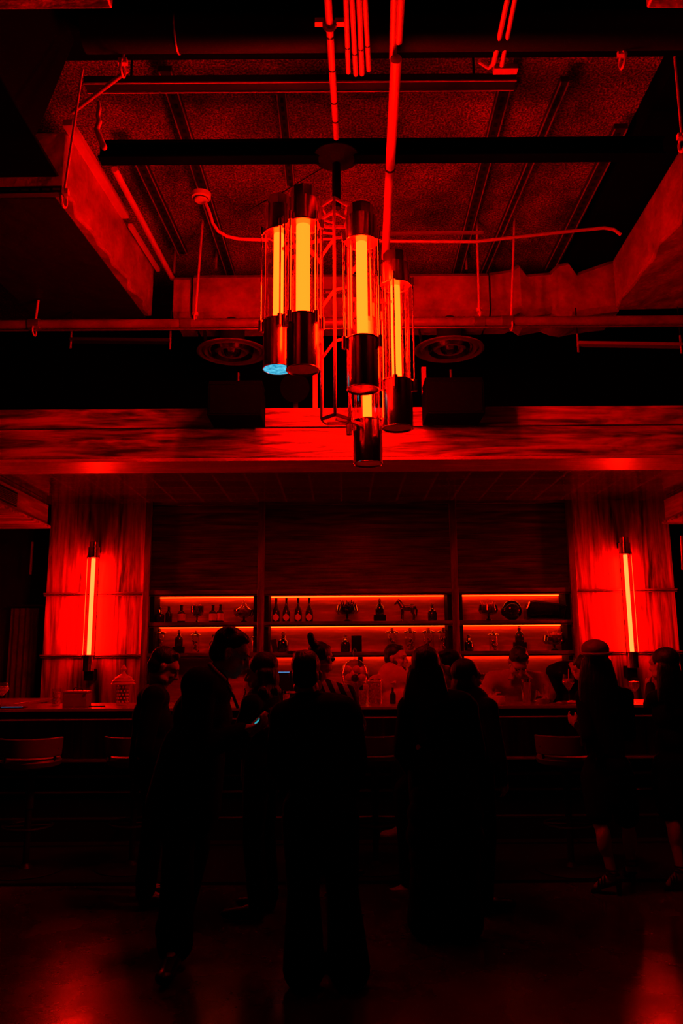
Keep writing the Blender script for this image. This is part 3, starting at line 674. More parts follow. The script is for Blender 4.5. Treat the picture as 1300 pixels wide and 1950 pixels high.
p = FZ(48, 1655, .03); st = stool(None, p.x, p.y, .25, 'bar stool with low curved back standing empty at far left')
p = FZ(1088, 1652, .03); stool(st, p.x, p.y, -.15, 'dim bar stool left of the woman in the cap')
p = W(258, 1455, 6.05); stool(st, p.x, p.y, .1, 'bar stool half hidden beside the hunched man at left')
p = W(716, 1655, 6.0); stool(st, p.x, p.y, 0, 'bar stool between the man seen from behind and the white sneakers')
# ================================================================== DUCTS
def duct_side(name, pa, pb, zb, zt, width, sgn, label, m='duct', ext=(0, 0)):
    a = FZ(*pa, zb); b = FZ(*pb, zb); d = (b - a).normalized(); a = a - d * ext[0]; b = b + d * ext[1]
    t = thing(name, ((a + b) / 2), label, 'duct')
    n = 14; mb = MB(); prev = None
    for i in range(n + 1):
        q = a.lerp(b, i / n); wv = .025 * math.sin(i * 2.3) * (1 if 0 < i < n else 0)
        ring = [mb.bm.verts.new(v) for v in ((q.x + wv, q.y, zb + .02 * math.sin(i * 1.7)), (q.x - wv * .6 + sgn * -.0, q.y, (zb + zt) / 2), (q.x, q.y, zt), (q.x + sgn * width, q.y, zt), (q.x + sgn * width, q.y, zb))]
        if prev:
            for k in range(5): mb.bm.faces.new([prev[k], ring[k], ring[(k + 1) % 5], prev[(k + 1) % 5]])
        else: mb.bm.faces.new(ring)
        prev = ring
    mb.bm.faces.new(prev[::-1]); mb.build('duct_body', M[m], t, bevel=.02)
    if sgn < 0: MB().prism([(a.x - .06, a.y, zb - .03), (b.x - .06, b.y, zb - .03), (b.x - width, b.y, zb - .03), (a.x - width, a.y, zb - .03)], (0, 0, .008)).build('underside_shade_sheet', M['ductdark'], t)  # added dark sheet keeps the left duct black below though lamplight reaches it
    return t, a, b
ZD = 4.76
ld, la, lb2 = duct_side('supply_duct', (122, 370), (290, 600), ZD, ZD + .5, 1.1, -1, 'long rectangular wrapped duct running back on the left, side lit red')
# bright flange strip on the left duct's upper edge
MB().beam(Vector((la.x + .03, la.y - .1, ZD + .5)), Vector((la.lerp(lb2, .55).x + .03, la.lerp(lb2, .55).y, ZD + .5)), .07, .05).build('flange', M['pipe'], ld)
MB().beam(Vector((la.lerp(lb2, .6).x + .04, la.lerp(lb2, .6).y, ZD + .47)), Vector((lb2.x + .04, lb2.y, ZD + .47)), .035, .035).build('flange', M['pipe'], ld)
rd, ra, rb2 = duct_side('supply_duct', (1300, 405), (1172, 588), ZD, ZD + .5, 1.3, 1, 'long rectangular wrapped duct running back on the right, side lit red', ext=(1.0, 0))
# near dark duct on the left, crossing under the main one
nt = thing('near_duct', (-2.6, 3.6, 4.6), 'big black wrapped duct filling the top left corner', 'duct')
e = [W(180, 42, 4.02), W(150, 62, 4.0), W(104, 180, 4.0), (W(68, 265, 4.0)), (W(75, 300, 4.0)), W(118, 340, 4.0)]
pts = [Vector((v.x, 0, v.z)) for v in e]; zb = pts[-1].z
poly = [Vector((-4.9, 3.0, zb - .0))] + [Vector((p.x, 3.0, p.z)) for p in pts[::-1]] + [Vector((pts[0].x, 3.0, 5.4)), Vector((-4.9, 3.0, 5.4))]
MB().prism(poly, (0, 1.0, 0)).build('duct_body', M['void'], nt, bevel=.02)
# top corners: boxes' lit edges
p = W(215, 18, 2.95)
T(MB().bb((p.x - 1.0, 2.4, p.z), (p.x, 2.95, p.z + .4)).build('corner_duct', M['duct'], bevel=.01), 'end of a box duct just showing at the very top left', 'duct')
p = W(1230, 17, 3.3)
T(MB().bb((p.x, 2.6, p.z), (p.x + 1.0, 3.3, p.z + .4)).build('corner_duct', M['duct'], bevel=.01), 'end of a box duct just showing at the very top right', 'duct')
# cross duct
CY = 7.2
xa = W(330, 560, CY).x; xb = W(1176, 560, CY).x; z0 = W(650, 600, CY).z; z1 = W(650, 518, CY).z
cdct = thing('cross_duct', ((xa + xb) / 2, CY, z0), 'wrapped duct crossing behind the chandelier from left duct to right duct', 'duct')
def ductring(mb, stations):
    prev = None
    for x, a, b, y in stations:
        r = [mb.bm.verts.new(v) for v in ((x, y, a + .05), (x, y + .05, a), (x, y + .5, a), (x, y + .55, b), (x, y + .05, b), (x, y, b - .05))]
        if prev:
            for k in range(6): mb.bm.faces.new([prev[k], r[k], r[(k + 1) % 6], prev[(k + 1) % 6]])
        else: mb.bm.faces.new(r)
        prev = r
    mb.bm.faces.new(prev[::-1])
xm1 = W(367, 560, CY).x; xm = W(935, 560, CY).x
mb = MB(); ductring(mb, [(xa, z0, z1 - .02, CY), (xm1 - .03, z0, z1 - .02, CY)]); mb.build('end_section', M['duct'], cdct)
mb = MB(); ductring(mb, [(xm1, z0, z1, CY), (0, z0, z1, CY), (xm - .02, z0, z1, CY)]); mb.build('main_section', M['duct'], cdct)
seg = [(935, 0, 0), (975, .0, .03), (990, .02, .07), (1005, -.02, -.02), (1050, .02, 0), (1065, -.03, .07), (1085, -.05, .09), (1100, -.02, -.01), (1140, 0, .05), (1176, .02, .12)]
mb = MB(); ductring(mb, [(W(p, 560, CY).x, z0 + a, z1 + b, CY - .01 - (.03 if b > .04 else 0)) for p, a, b in seg]); mb.build('wrapped_section', M['duct'], cdct)
# stencilled letters on the cross duct
cu = bpy.data.curves.new('lettering', 'FONT'); cu.body = 'SUPPLY DUCT'; cu.align_x = 'CENTER'; cu.align_y = 'CENTER'; cu.size = .036; cu.extrude = .001
to = bpy.data.objects.new('lettering', cu); scene.collection.objects.link(to)
p = W(634.5, 557, CY - .02); to.location = p; to.rotation_euler = (R(90), 0, 0)
pl = MB().bb((p.x - .15, CY - .012, p.z - .045), (p.x + .15, CY - .002, p.z + .045)).build('stencil_plate', mat('dark_plate', (.12, .02, .02), .5), cdct)
dg = bpy.context.evaluated_depsgraph_get(); me = bpy.data.meshes.new_from_object(to.evaluated_get(dg)); lo = bpy.data.objects.new('lettering', me); scene.collection.objects.link(lo)
me.materials.clear(); me.materials.append(M['text']); lo.parent = pl; lo.location = p - wloc(pl); lo.rotation_euler = (R(90), 0, 0); bpy.data.objects.remove(to)
# ================================================================== PIPES AND CEILING STEEL
def rodthing(name, a, b, r, m, label, cat='rod', group=None, clamp=None):
    t = thing(name, b, label, cat, group)
    MB().cone(a, b, r, seg=10).build('rod', M[m], t)
    if clamp:
        b = Vector(b); MB().box(b, (.05, .03, .03)).torus(b - Vector((0, 0, .04)), .045, .008, Matrix.Rotation(R(90), 3, 'Y'), 20, 6).build('clamp', M[m], t)
    return t
PY = 6.75
pz = W(650, 614, PY).z
sp = thing('sprinkler_pipe', (0, PY, pz), 'horizontal sprinkler pipe crossing the whole picture behind the chandelier', 'pipe')
MB().cone((-4.9, PY, pz), (4.9, PY, pz), .042, seg=18).build('pipe', M['pipe2'], sp)
for px in (66, 355, 912, 965): 
    x = W(px, 614, PY).x; MB().cone((x - .05, PY, pz), (x + .05, PY, pz), .052, seg=18).build('coupling', M['steel'], sp)
MB().cone((-4.9, PY - .02, W(650, 627, PY).z), (4.9, PY - .02, W(650, 627, PY).z), .008, seg=8).build('cable', M['steel'], sp)
for (a, b, lab) in (((388, 395), (372, 598), 'hanger rod from the smoke detector down to the sprinkler pipe'), ((906, 370), (912, 590), 'hanger rod with open clamp right of the chandelier'), ((981, 360), (973, 612), 'second hanger rod right of the chandelier, reaching the pipe'), ((73, 572), (66, 622), 'short hanger rod on the pipe near the left edge')):
    rodthing('hanger_rod', W(*a, PY), W(*b, PY), .011, 'pipe', lab, clamp=True)
# straight short rods near far ceiling
for (a, b, lab) in (((334, 465), (331, 520), 'short thin rod above the left end of the cross duct'), ((414, 455), (411, 512), 'short thin rod left of the leftmost lamp'), ((886, 450), (888, 513), 'short thin rod above the cross duct, right of the lamps'), ((1083, 448), (1087, 500), 'short thin rod above the right part of the cross duct')):
    rodthing('hanger_rod', W(*a, 7.3), W(*b, 7.3), .012, 'frame', lab)
# struts along the ceiling
def strut(pa, pb, z, w_, label, m='dsteel', slots=True, name='ceiling_strut'):
    a = FZ(*pa, z); b = FZ(*pb, z)
    t = thing(name, (a + b) / 2, label, 'strut channel', 'strut channels under the ceiling')
    MB().beam(a, b, w_, .04).build('channel', M[m], t)
    if slots:
        L = (b - a).length; n = min(34, int(L / .09)); d = (b - a).normalized(); s = Vector((-d.y, d.x, 0))
        mb = MB()
        for i in range(n):
            q = a + d * (.05 + i * L / n) + Vector((0, 0, -.0206)); mb.beam(q, q + d * (L / n * .5), w_ * .3, .003)
        o = mb.build('slots', M['black'], t); 
        mb = MB(); mb.beam(a + s * w_ * .45 - Vector((0, 0, .024)), b + s * w_ * .45 - Vector((0, 0, .024)), .008, .01).beam(a - s * w_ * .45 - Vector((0, 0, .024)), b - s * w_ * .45 - Vector((0, 0, .024)), .008, .01); mb.build('lip', M['frame'], t)
    return t
strut((314, 130), (440, 522), 5.38, .09, 'slotted ceiling strut on the left passing above the smoke detector')
strut((535, 172), (553, 350), 5.4, .07, 'short slotted strut left of the chandelier pole')
strut((968, 135), (868, 522), 5.38, .09, 'slotted ceiling strut right of the thick bright conduit')
strut((1075, 150), (918, 522), 5.38, .06, 'thin slotted ceiling strut, second to the right of the chandelier')
strut((1182, 240), (1046, 510), 5.38, .1, 'rightmost dark slotted ceiling strut beside the black soffit')
strut((250, 270), (348, 480), 5.38, .09, 'dark slotted strut at left between duct and smoke detector')
# cross strut pair
sy = FZ(650, 157, 5.25).y
a = FZ(165, 165, 5.25); b = FZ(982, 148, 5.25)
t = thing('cross_strut', (0, sy, 5.25), 'thin double strut crossing the lit ceiling near the top', 'strut channel')
MB().beam((a.x, sy, 5.25), (b.x, sy, 5.25), .09, .05).build('channel', M['dsteel'], t)
MB().beam((a.x, sy - .045, 5.22), (b.x, sy - .045, 5.22), .008, .01).beam((a.x, sy + .045, 5.22), (b.x, sy + .045, 5.22), .008, .01).build('lip', M['pipe'], t)
for xx in (a.x + .3, 0.9): MB().cone((xx, sy, 5.27), (xx, sy, CEZ), .008).build('hanger', M['black'], t)
# main black beam carrying the chandelier
BM = 5.0; z0 = W(650, 304, BM).z; z1 = W(650, 272, BM).z
xa = W(190, 305, BM).x; xb = W(1262, 290, BM).x
t = thing('support_beam', ((xa + xb) / 2, BM, z0), 'black horizontal steel beam from which the chandelier hangs', 'beam')
MB().bb((xa, BM - .05, z0), (xb, BM + .05, z0 + .012)).bb((xa, BM - .01, z0 + .01), (xb, BM + .01, z1)).bb((xa, BM - .05, z1 - .012), (xb, BM + .05, z1)).build('beam', M['void'], t)
MB().bb((xa, BM - .012, z0 + .03), (xb, BM - .0101, z0 + .034)).build('flange_edge', M['dsteel'], t)
# round dark duct at the top, with seam
ry = FZ(650, 85, 4.85).y; zc_ = 4.93
t = thing('round_duct', (0, ry, zc_), 'dark round duct crossing at the top of the picture', 'duct')
MB().cone((W(160, 85, ry).x, ry, zc_), (3.2, ry, zc_), .1, seg=28).build('duct_body', M['black'], t)
MB().torus((W(337, 85, ry).x, ry, zc_), .102, .006, Matrix.Rotation(R(90), 3, 'Y')).build('seam_ring', M['frame'], t)
# conduits at the top
def conduit(pa, pb, z, r, label, m='pipe', joints=(), zb=None, name='conduit', cl=None):
    a = FZ(*pa, z); b = FZ(*pb, zb or z); d = b - a
    t = thing(name, a, label, 'conduit')
    MB().cone(a, b, r, seg=14).build('pipe', M[m], t)
    for f in joints: MB().cone(a + d * (f - .004), a + d * (f + .004), r * 1.12, seg=14).build('joint', M['dsteel'], t)
    if cl is not None:
        q = a + d * cl; MB().torus(q, r * 1.5, .01, Matrix.Rotation(R(90), 3, 'X'), 20, 6).box(q + Vector((r * 2.6, 0, .02)), (.05, .03, .03)).box(q + Vector((-r * 2.6, 0, .02)), (.05, .03, .03)).build('clamp', M['frame'], t)
    return t
conduit((622, -40), (640, 262), 4.78, .02, 'bright jointed pipe with a bolted clamp running up from the chandelier pole', joints=(.3, .5, .72, .86), cl=.24, zb=4.8)
conduit((657, -40), (663, 138), 4.78, .014, 'first of four thin bright conduits at the top, counted from left', joints=(.7,))
conduit((668, -40), (677, 142), 4.78, .014, 'second of four thin bright conduits at the top, counted from left', joints=(.75,))
conduit((682, -40), (689, 141), 4.78, .015, 'third of four thin bright conduits at the top, counted from left', joints=(.7,))
conduit((693, -40), (702, 133), 4.78, .014, 'fourth of four thin bright conduits at the top, counted from left', joints=(.7,))
conduit((754, 112), (733, 490), 4.75, .032, 'thick bright red conduit running down behind the rightmost lamps', joints=(.45,))
conduit((752, -40), (748, 110), 4.8, .022, 'left pipe of the pair above the thick bright conduit')
conduit((766, -40), (759, 80), 4.8, .02, 'right pipe of the pair above the thick bright conduit')
t = conduit((972, -30), (940, 120), 4.85, .014, 'left conduit of the slanting pair at top right')
a = FZ(940, 120, 4.85); b = FZ(930, 128, 4.85); c_ = FZ(912, 116, 4.85); MB().tube([a, b, c_], .014).build('bend', M['pipe'], t)
conduit((986, -30), (955, 125), 4.85, .013, 'right conduit of the slanting pair at top right')
p = FZ(962, 132, 4.88)
T(MB().box(p, (.14, .05, .03)).build('strut_bracket', M['pipe']), 'small lit bracket where the slanting conduits end', 'bracket')
conduit((218, 322), (328, 530), 5.2, .026, 'bright conduit slanting along the ceiling beside the left duct')
conduit((243, 134), (138, 214), 5.1, .014, 'short slanting pipe near the top of the left duct')
# hanging clamps with rods
for (a, b, lab) in (((243, -20), (234, 118), 'rod with turnbuckle clamp hanging at the top left'), ((1176, -20), (1184, 102), 'rod with beam clamp hanging at the top right'), ((940, -20), (938, 46), 'small hanging clamp left of the slanting conduits'), ((1284, 108), (1298, 260), 'thin rod at the right edge above the right duct'), ((157, 132), (122, 366), 'long thin rod hanging beside the left duct down to the strut')):
    rodthing('hanger_rod', W(*a, 3.95), W(*b, 3.95), .007, 'pipe', lab, clamp=True)
a = W(-60, 368, 3.9); b = W(120, 364, 3.9)
t = thing('trapeze_strut', (a + b) / 2, 'slotted strut holding up the left duct near the left edge', 'strut channel')
MB().beam(a, b, .04, .04).build('channel', M['dsteel'], t)
mb = MB(); d = (b - a)
for i in range(9): mb.box(a + d * (i + .5) / 9 + Vector((0, -.0205, 0)), (.04, .002, .012))
mb.build('slots', M['frame'], t)
# hanging torn wrap
p0 = W(188, 192, 4.3)
mb = MB(); pts = [W(x, y, 4.3) for x, y in ((188, 194), (189, 207), (186, 220), (189, 232), (184, 246), (188, 258), (193, 268), (198, 280))]
for i, (a, b) in enumerate(zip(pts, pts[1:])): mb.cone(a, b, .01 + .004 * (i % 2) + .001 * i, .014 + .001 * i, 10, True)
T(mb.build('hanging_wrap', M['pipe'], voxel=.005), 'twisted strip of wrap dangling at the upper left', 'wrap')
# smoke detector and its conduit
SY = 5.75
p = W(383, 376, SY)
t = thing('smoke_detector', p, 'round white smoke detector on a conduit left of the chandelier', 'smoke detector')
MB().lathe([(0, -.035), (.05, -.03), (.06, -.01), (.075, -.005), (.08, .03), (0, .035)], p).build('body', M['white'], t); MB().torus(p + Vector((0, 0, -.018)), .056, .004).build('vent_ring', M['dsteel'], t)
def poly(px, Y): return [W(a, b, Y) for a, b in px]
t = thing('curved_conduit', W(400, 400, SY), 'thin conduit curving from the smoke detector to behind the lamps', 'conduit')
MB().tube(poly([(392, 388), (399, 405), (405, 425), (415, 440), (432, 450), (455, 455), (510, 457)], SY), .013).build('pipe', M['pipe'], t)
t = thing('curved_conduit', W(900, 460, 6.2), 'long bright conduit from the lamps bending toward the right duct', 'conduit')
MB().tube(poly([(722, 459), (905, 460), (1080, 441), (1150, 434), (1168, 437), (1182, 447)], 6.2), .014).build('pipe', M['conduit'], t)
T(MB().beam(W(722, 445, 6.25), W(920, 443, 6.25), .03, .02).build('short_strut', M['frame']), 'short straight strut just above the long right conduit', 'strut channel')
# cable swag to chandelier
t = thing('cable', W(560, 340, 5.0), 'thin black cable drooping from the chandelier pole to the left', 'cable')
MB().tube(poly([(634, 314), (610, 322), (580, 340), (540, 365), (500, 385), (470, 402)], 5.2), .004, 6).build('wire', M['black'], t)
# ------------------------------------------------------------------ round ceiling diffusers
def diffuser(px, py, wpx, label):
    Y = 7.36; p = W(px, py, Y); r = wpx / ppm(p) / 2
    t = thing('round_diffuser', p, label, 'air diffuser', 'round air diffusers')
    MB().lathe([(r, 0), (r * 1.0, .012), (r * .8, .035), (.12, .1)], p, 40).lathe([(r, 0), (r * .94, -.006), (r * .86, .012)], p, 40).build('outer_cone', M['steel'], t)
    MB().cone(p + Vector((0, 0, .09)), Vector((p.x, p.y, 4.775)), .12, seg=24).build('neck', M['ductdark'], t)
    for i, f in enumerate((.78, .58, .4, .22)):
        MB().lathe([(r * (f + .08), .022), (r * f, -.004 - .012 * (i % 2)), (r * (f - .1), .03)], p, 36).build('ring', M['silver'] if i % 2 else M['steel'], t)
    MB().lathe([(0, 0), (r * .12, -.01), (r * .14, .01), (0, .02)], p, 20).build('hub', M['dsteel'], t)
    MB().beam(p + Vector((-r * .75, .05, .06)), p + Vector((-r * .95, .1, .5)), .04, .01).build('hanger_strap', M['dsteel'], t)
diffuser(442, 672, 134, 'round slatted air diffuser left of the chandelier')
diffuser(855, 667, 132, 'round slatted air diffuser right of the chandelier')
# ------------------------------------------------------------------ loudspeakers in front of the header
def speaker(x0, x1, y0, y1, label):
    Y = 6.0; a = W(x0, y1, Y); b = W(x1, y0, Y)
    t = thing('loudspeaker', ((a.x + b.x) / 2, Y, a.z), label, 'loudspeaker', 'loudspeakers on the header')
    MB().prism([(a.x, Y, a.z), (b.x, Y, a.z), (b.x, Y, b.z - .05), (a.x, Y, b.z - .05)], (0, .34, 0)).prism([(a.x, Y, b.z - .05), (b.x, Y, b.z - .05), (b.x, Y + .05, b.z), (a.x, Y + .05, b.z)], (0, .25, 0)).build('cabinet', M['void'], t, bevel=.008)
    MB().bb((a.x + .02, Y - .006, a.z + .02), (b.x - .02, Y - .001, b.z - .06)).build('grille', M['void'], t)
    xm = (a.x + b.x) / 2; MB().cone((xm, Y + .2, b.z), (xm, Y + .2, b.z + .12), .012).build('pole', M['dsteel'], t)
    MB().bb((xm - .05, Y + .3, a.z + .1), (xm + .05, HY - .001, a.z + .2)).build('wall_bracket', M['dsteel'], t)
speaker(394, 498, 720, 792, 'black box loudspeaker on the header left of the chandelier')
speaker(812, 921, 714, 788, 'black box loudspeaker on the header right of the chandelier')
for px, lab in ((600, 'upright post standing on the header left of the chandelier frame'), (806, 'upright post standing on the header beside the right loudspeaker')):
    p = W(px, 700, HY + .2); T(MB().bb((p.x - .02, HY + .18, ht), (p.x + .02, HY + .22, p.z)).build('header_post', M['frame']), lab, 'post')
t = thing('stage_light', W(560, 770, HY + .2), 'dim spotlight standing on the header behind the left lamps', 'spotlight')
p = W(563, 745, HY + .3); MB().cone(p + Vector((0, -.15, -.02)), p + Vector((0, .15, .05)), .13, .1, 20).build('housing', M['void'], t); MB().bb((p.x - .02, p.y - .02, ht), (p.x + .02, p.y + .02, p.z - .1)).build('yoke', M['dsteel'], t)
# hanging trays
for xa_, xb_, yy, lab in ((135, 324, 648, 'thin dark tray hung in the void at left of the left diffuser'), (1100, 1296, 655, 'thin dark tray hung in the void at far right')):
    a = W(xa_, yy, 7.0); b = W(xb_, yy + (2 if xa_ < 600 else 3), 7.0)
    t = thing('hung_tray', (a + b) / 2, lab, 'tray')
    MB().beam(a, b, .08, .03).build('channel', M['frame'] if xa_ > 600 else M['dsteel'], t)
    for q in (a, b): MB().cone(q + Vector((0, 0, -.08)), q + Vector((0, 0, .1)), .01).build('end_rod', M['frame'], t); MB().cone(q, Vector((q.x, q.y, ZD - .035)), .006).build('suspension_rod', M['black'], t)
# ================================================================== CHANDELIER
CHY = 5.0
pc = W(640, 300, CHY)
chd = thing('chandelier', (pc.x, CHY, pc.z), 'large copper chandelier of five glowing amber glass tubes on a red frame', 'chandelier')
top = W(640, 392, CHY); bot = W(636, 798, CHY)
mb = MB().cone((pc.x, CHY, top.z - .02), (pc.x, CHY, pc.z - .03), .03, seg=16); mb.lathe([(0, pc.z - .05), (.06, pc.z - .05), (.16, pc.z - .0), (.16, pc.z + .01), (0, pc.z + .01)], (pc.x, CHY, 0), 24)
mb.build('ceiling_pole', M['black'], chd)
# triangular truss frame
fz1 = top.z; fz0 = bot.z; fr_ = MB()
px_l, px_m, px_r = W(612, 600, CHY).x, W(637, 600, CHY - .05).x, W(664, 600, CHY).x
A_ = [Vector((px_l, CHY, 0)), Vector((px_m, CHY - .1, 0)), Vector((px_r, CHY, 0)), Vector((px_r - .02, CHY + .1, 0)), Vector((px_l + .03, CHY + .1, 0))]
for v in A_[:3]: fr_.cone(v + Vector((0, 0, fz0)), v + Vector((0, 0, fz1)), .011, seg=10)
for z in (fz0, fz1, fz1 - .1):
    for i in range(5): fr_.beam(A_[i] + Vector((0, 0, z)), A_[(i + 1) % 5] + Vector((0, 0, z)), .014, .02)
for z in (fz0 + .5, fz0 + .86, fz1 - .3):
    fr_.beam(A_[0] + Vector((0, 0, z - .08)), A_[1] + Vector((0, 0, z)), .012, .016); fr_.beam(A_[1] + Vector((0, 0, z)), A_[2] + Vector((0, 0, z + .07)), .012, .016)
for k in range(4): fr_.beam(A_[0] + Vector((0, 0, fz1 - .1 - k * .05)), A_[1] + Vector((0, .1, fz1 - .13 - k * .04)), .01, .012)
fr_.build('frame', M['frame'], chd)
def lamp(px, wpx, y_top, y_gt, y_gb, y_bot, Y, corew, lens=False, notch=0, rods=(160, 30, -60), attach=True):
    c0 = W(px, (y_gt + y_gb) / 2, Y); x = c0.x; r = wpx / ppm(c0) / 2
    zt, zgt, zgb, zb = [W(px, q, Y).z for q in (y_top, y_gt, y_gb, y_bot)]
    # the visible lower rim sits below the disc centre
    zg = zgb
    body = MB(); body.cone((x, Y, zgt), (x, Y, zt - .09), r, seg=32).cone((x, Y, zt - .1), (x, Y, zt), r * .78, seg=8).torus((x, Y, zgt), r * 1.01, .006)
    h = body.build('lamp_housing', M['copper'], chd); body = MB()
    body.lathe([(r * 1.0, zb), (r * 1.0, zgb), (r * .3, zgb)], (x, Y, 0), 32).lathe([(0, zb + .004), (r * .985, zb + .004), (r, zb)], (x, Y, 0), 32)
    body.torus((x, Y, zgb), r * 1.01, .005).torus((x, Y, zb), r * .99, .004)
    body.build('bottom_cap', M['copper'], h)
    MB().lathe([(r * .93, zgb), (r * .93, zgt)], (x, Y, 0), 36).build('glass_tube', M['glass'], h)
    cr = corew / ppm(c0) / 2
    c = MB().cone((x, Y, zgb + .003), (x, Y, zgt - .003), cr, seg=16).build('glowing_core', M['core'], h); c['label'] = 'glowing amber core'
    for a in rods:
        v = Vector((math.cos(R(a)), math.sin(R(a)), 0)) * (r * 1.16); q = Vector((x, Y, 0)) + v
        mb = MB().cone(q + Vector((0, 0, zgb - .03)), q + Vector((0, 0, zgt + .03)), .006, seg=8)
        mb.build('side_rod', M['brass'], h)
        MB().cone(q + Vector((0, 0, zgb - .07)), q + Vector((0, 0, zgb + .01)), .017, seg=12).cone(q + Vector((0, 0, zgt - .01)), q + Vector((0, 0, zgt + .05)), .014, seg=12).beam(q + Vector((0, 0, zgb - .03)), Vector((x, Y, zgb - .03)) + v * .8, .014, .02).build('knob', M['copper'], h)
    if lens:
        l_ = MB().lathe([(0, zb - .003), (r * .95, zb - .003), (r * .95, zb + .003), (0, zb + .003)], (x, Y, 0), 32).build('lens', M['cyan'], h); l_['label'] = 'cool blue lens'
    if attach:
        for z in (zgb - .05, zgt - .12):
            if fz0 - .02 < z < fz1 + .02:
                t_ = A_[0] if x < px_m else A_[2]
                MB().beam(Vector((x, Y, z)), t_ + Vector((0, 0, z - .03)), .016, .02).build('arm', M['frame'], h)
    return h
lamp(530, 56, 378, 446, 614, 703, 5.18, 19, lens=True, rods=(182, 20, -80))
lamp(577, 62, 362, 430, 606, 705, 4.78, 27, rods=(195, -45, 10, -130))
lamp(689, 61, 394, 462, 648, 742, 4.82, 21, rods=(195, -25, 60))
lamp(754, 57, 484, 545, 728, 816, 5.12, 18, rods=(200, -10, 90, -100))
lamp(698, 55, 560, 612, 803, 884, 5.3, 17, rods=(200, -20, 90))
# lowest arm
p = W(664, 815, 5.2)
MB().beam(W(640, 798, 5.0), W(690, 808, 5.2), .02, .02).cone(W(664, 808, 5.15), W(665, 828, 5.15), .02, seg=12).build('lower_arm', M['frame'], chd)
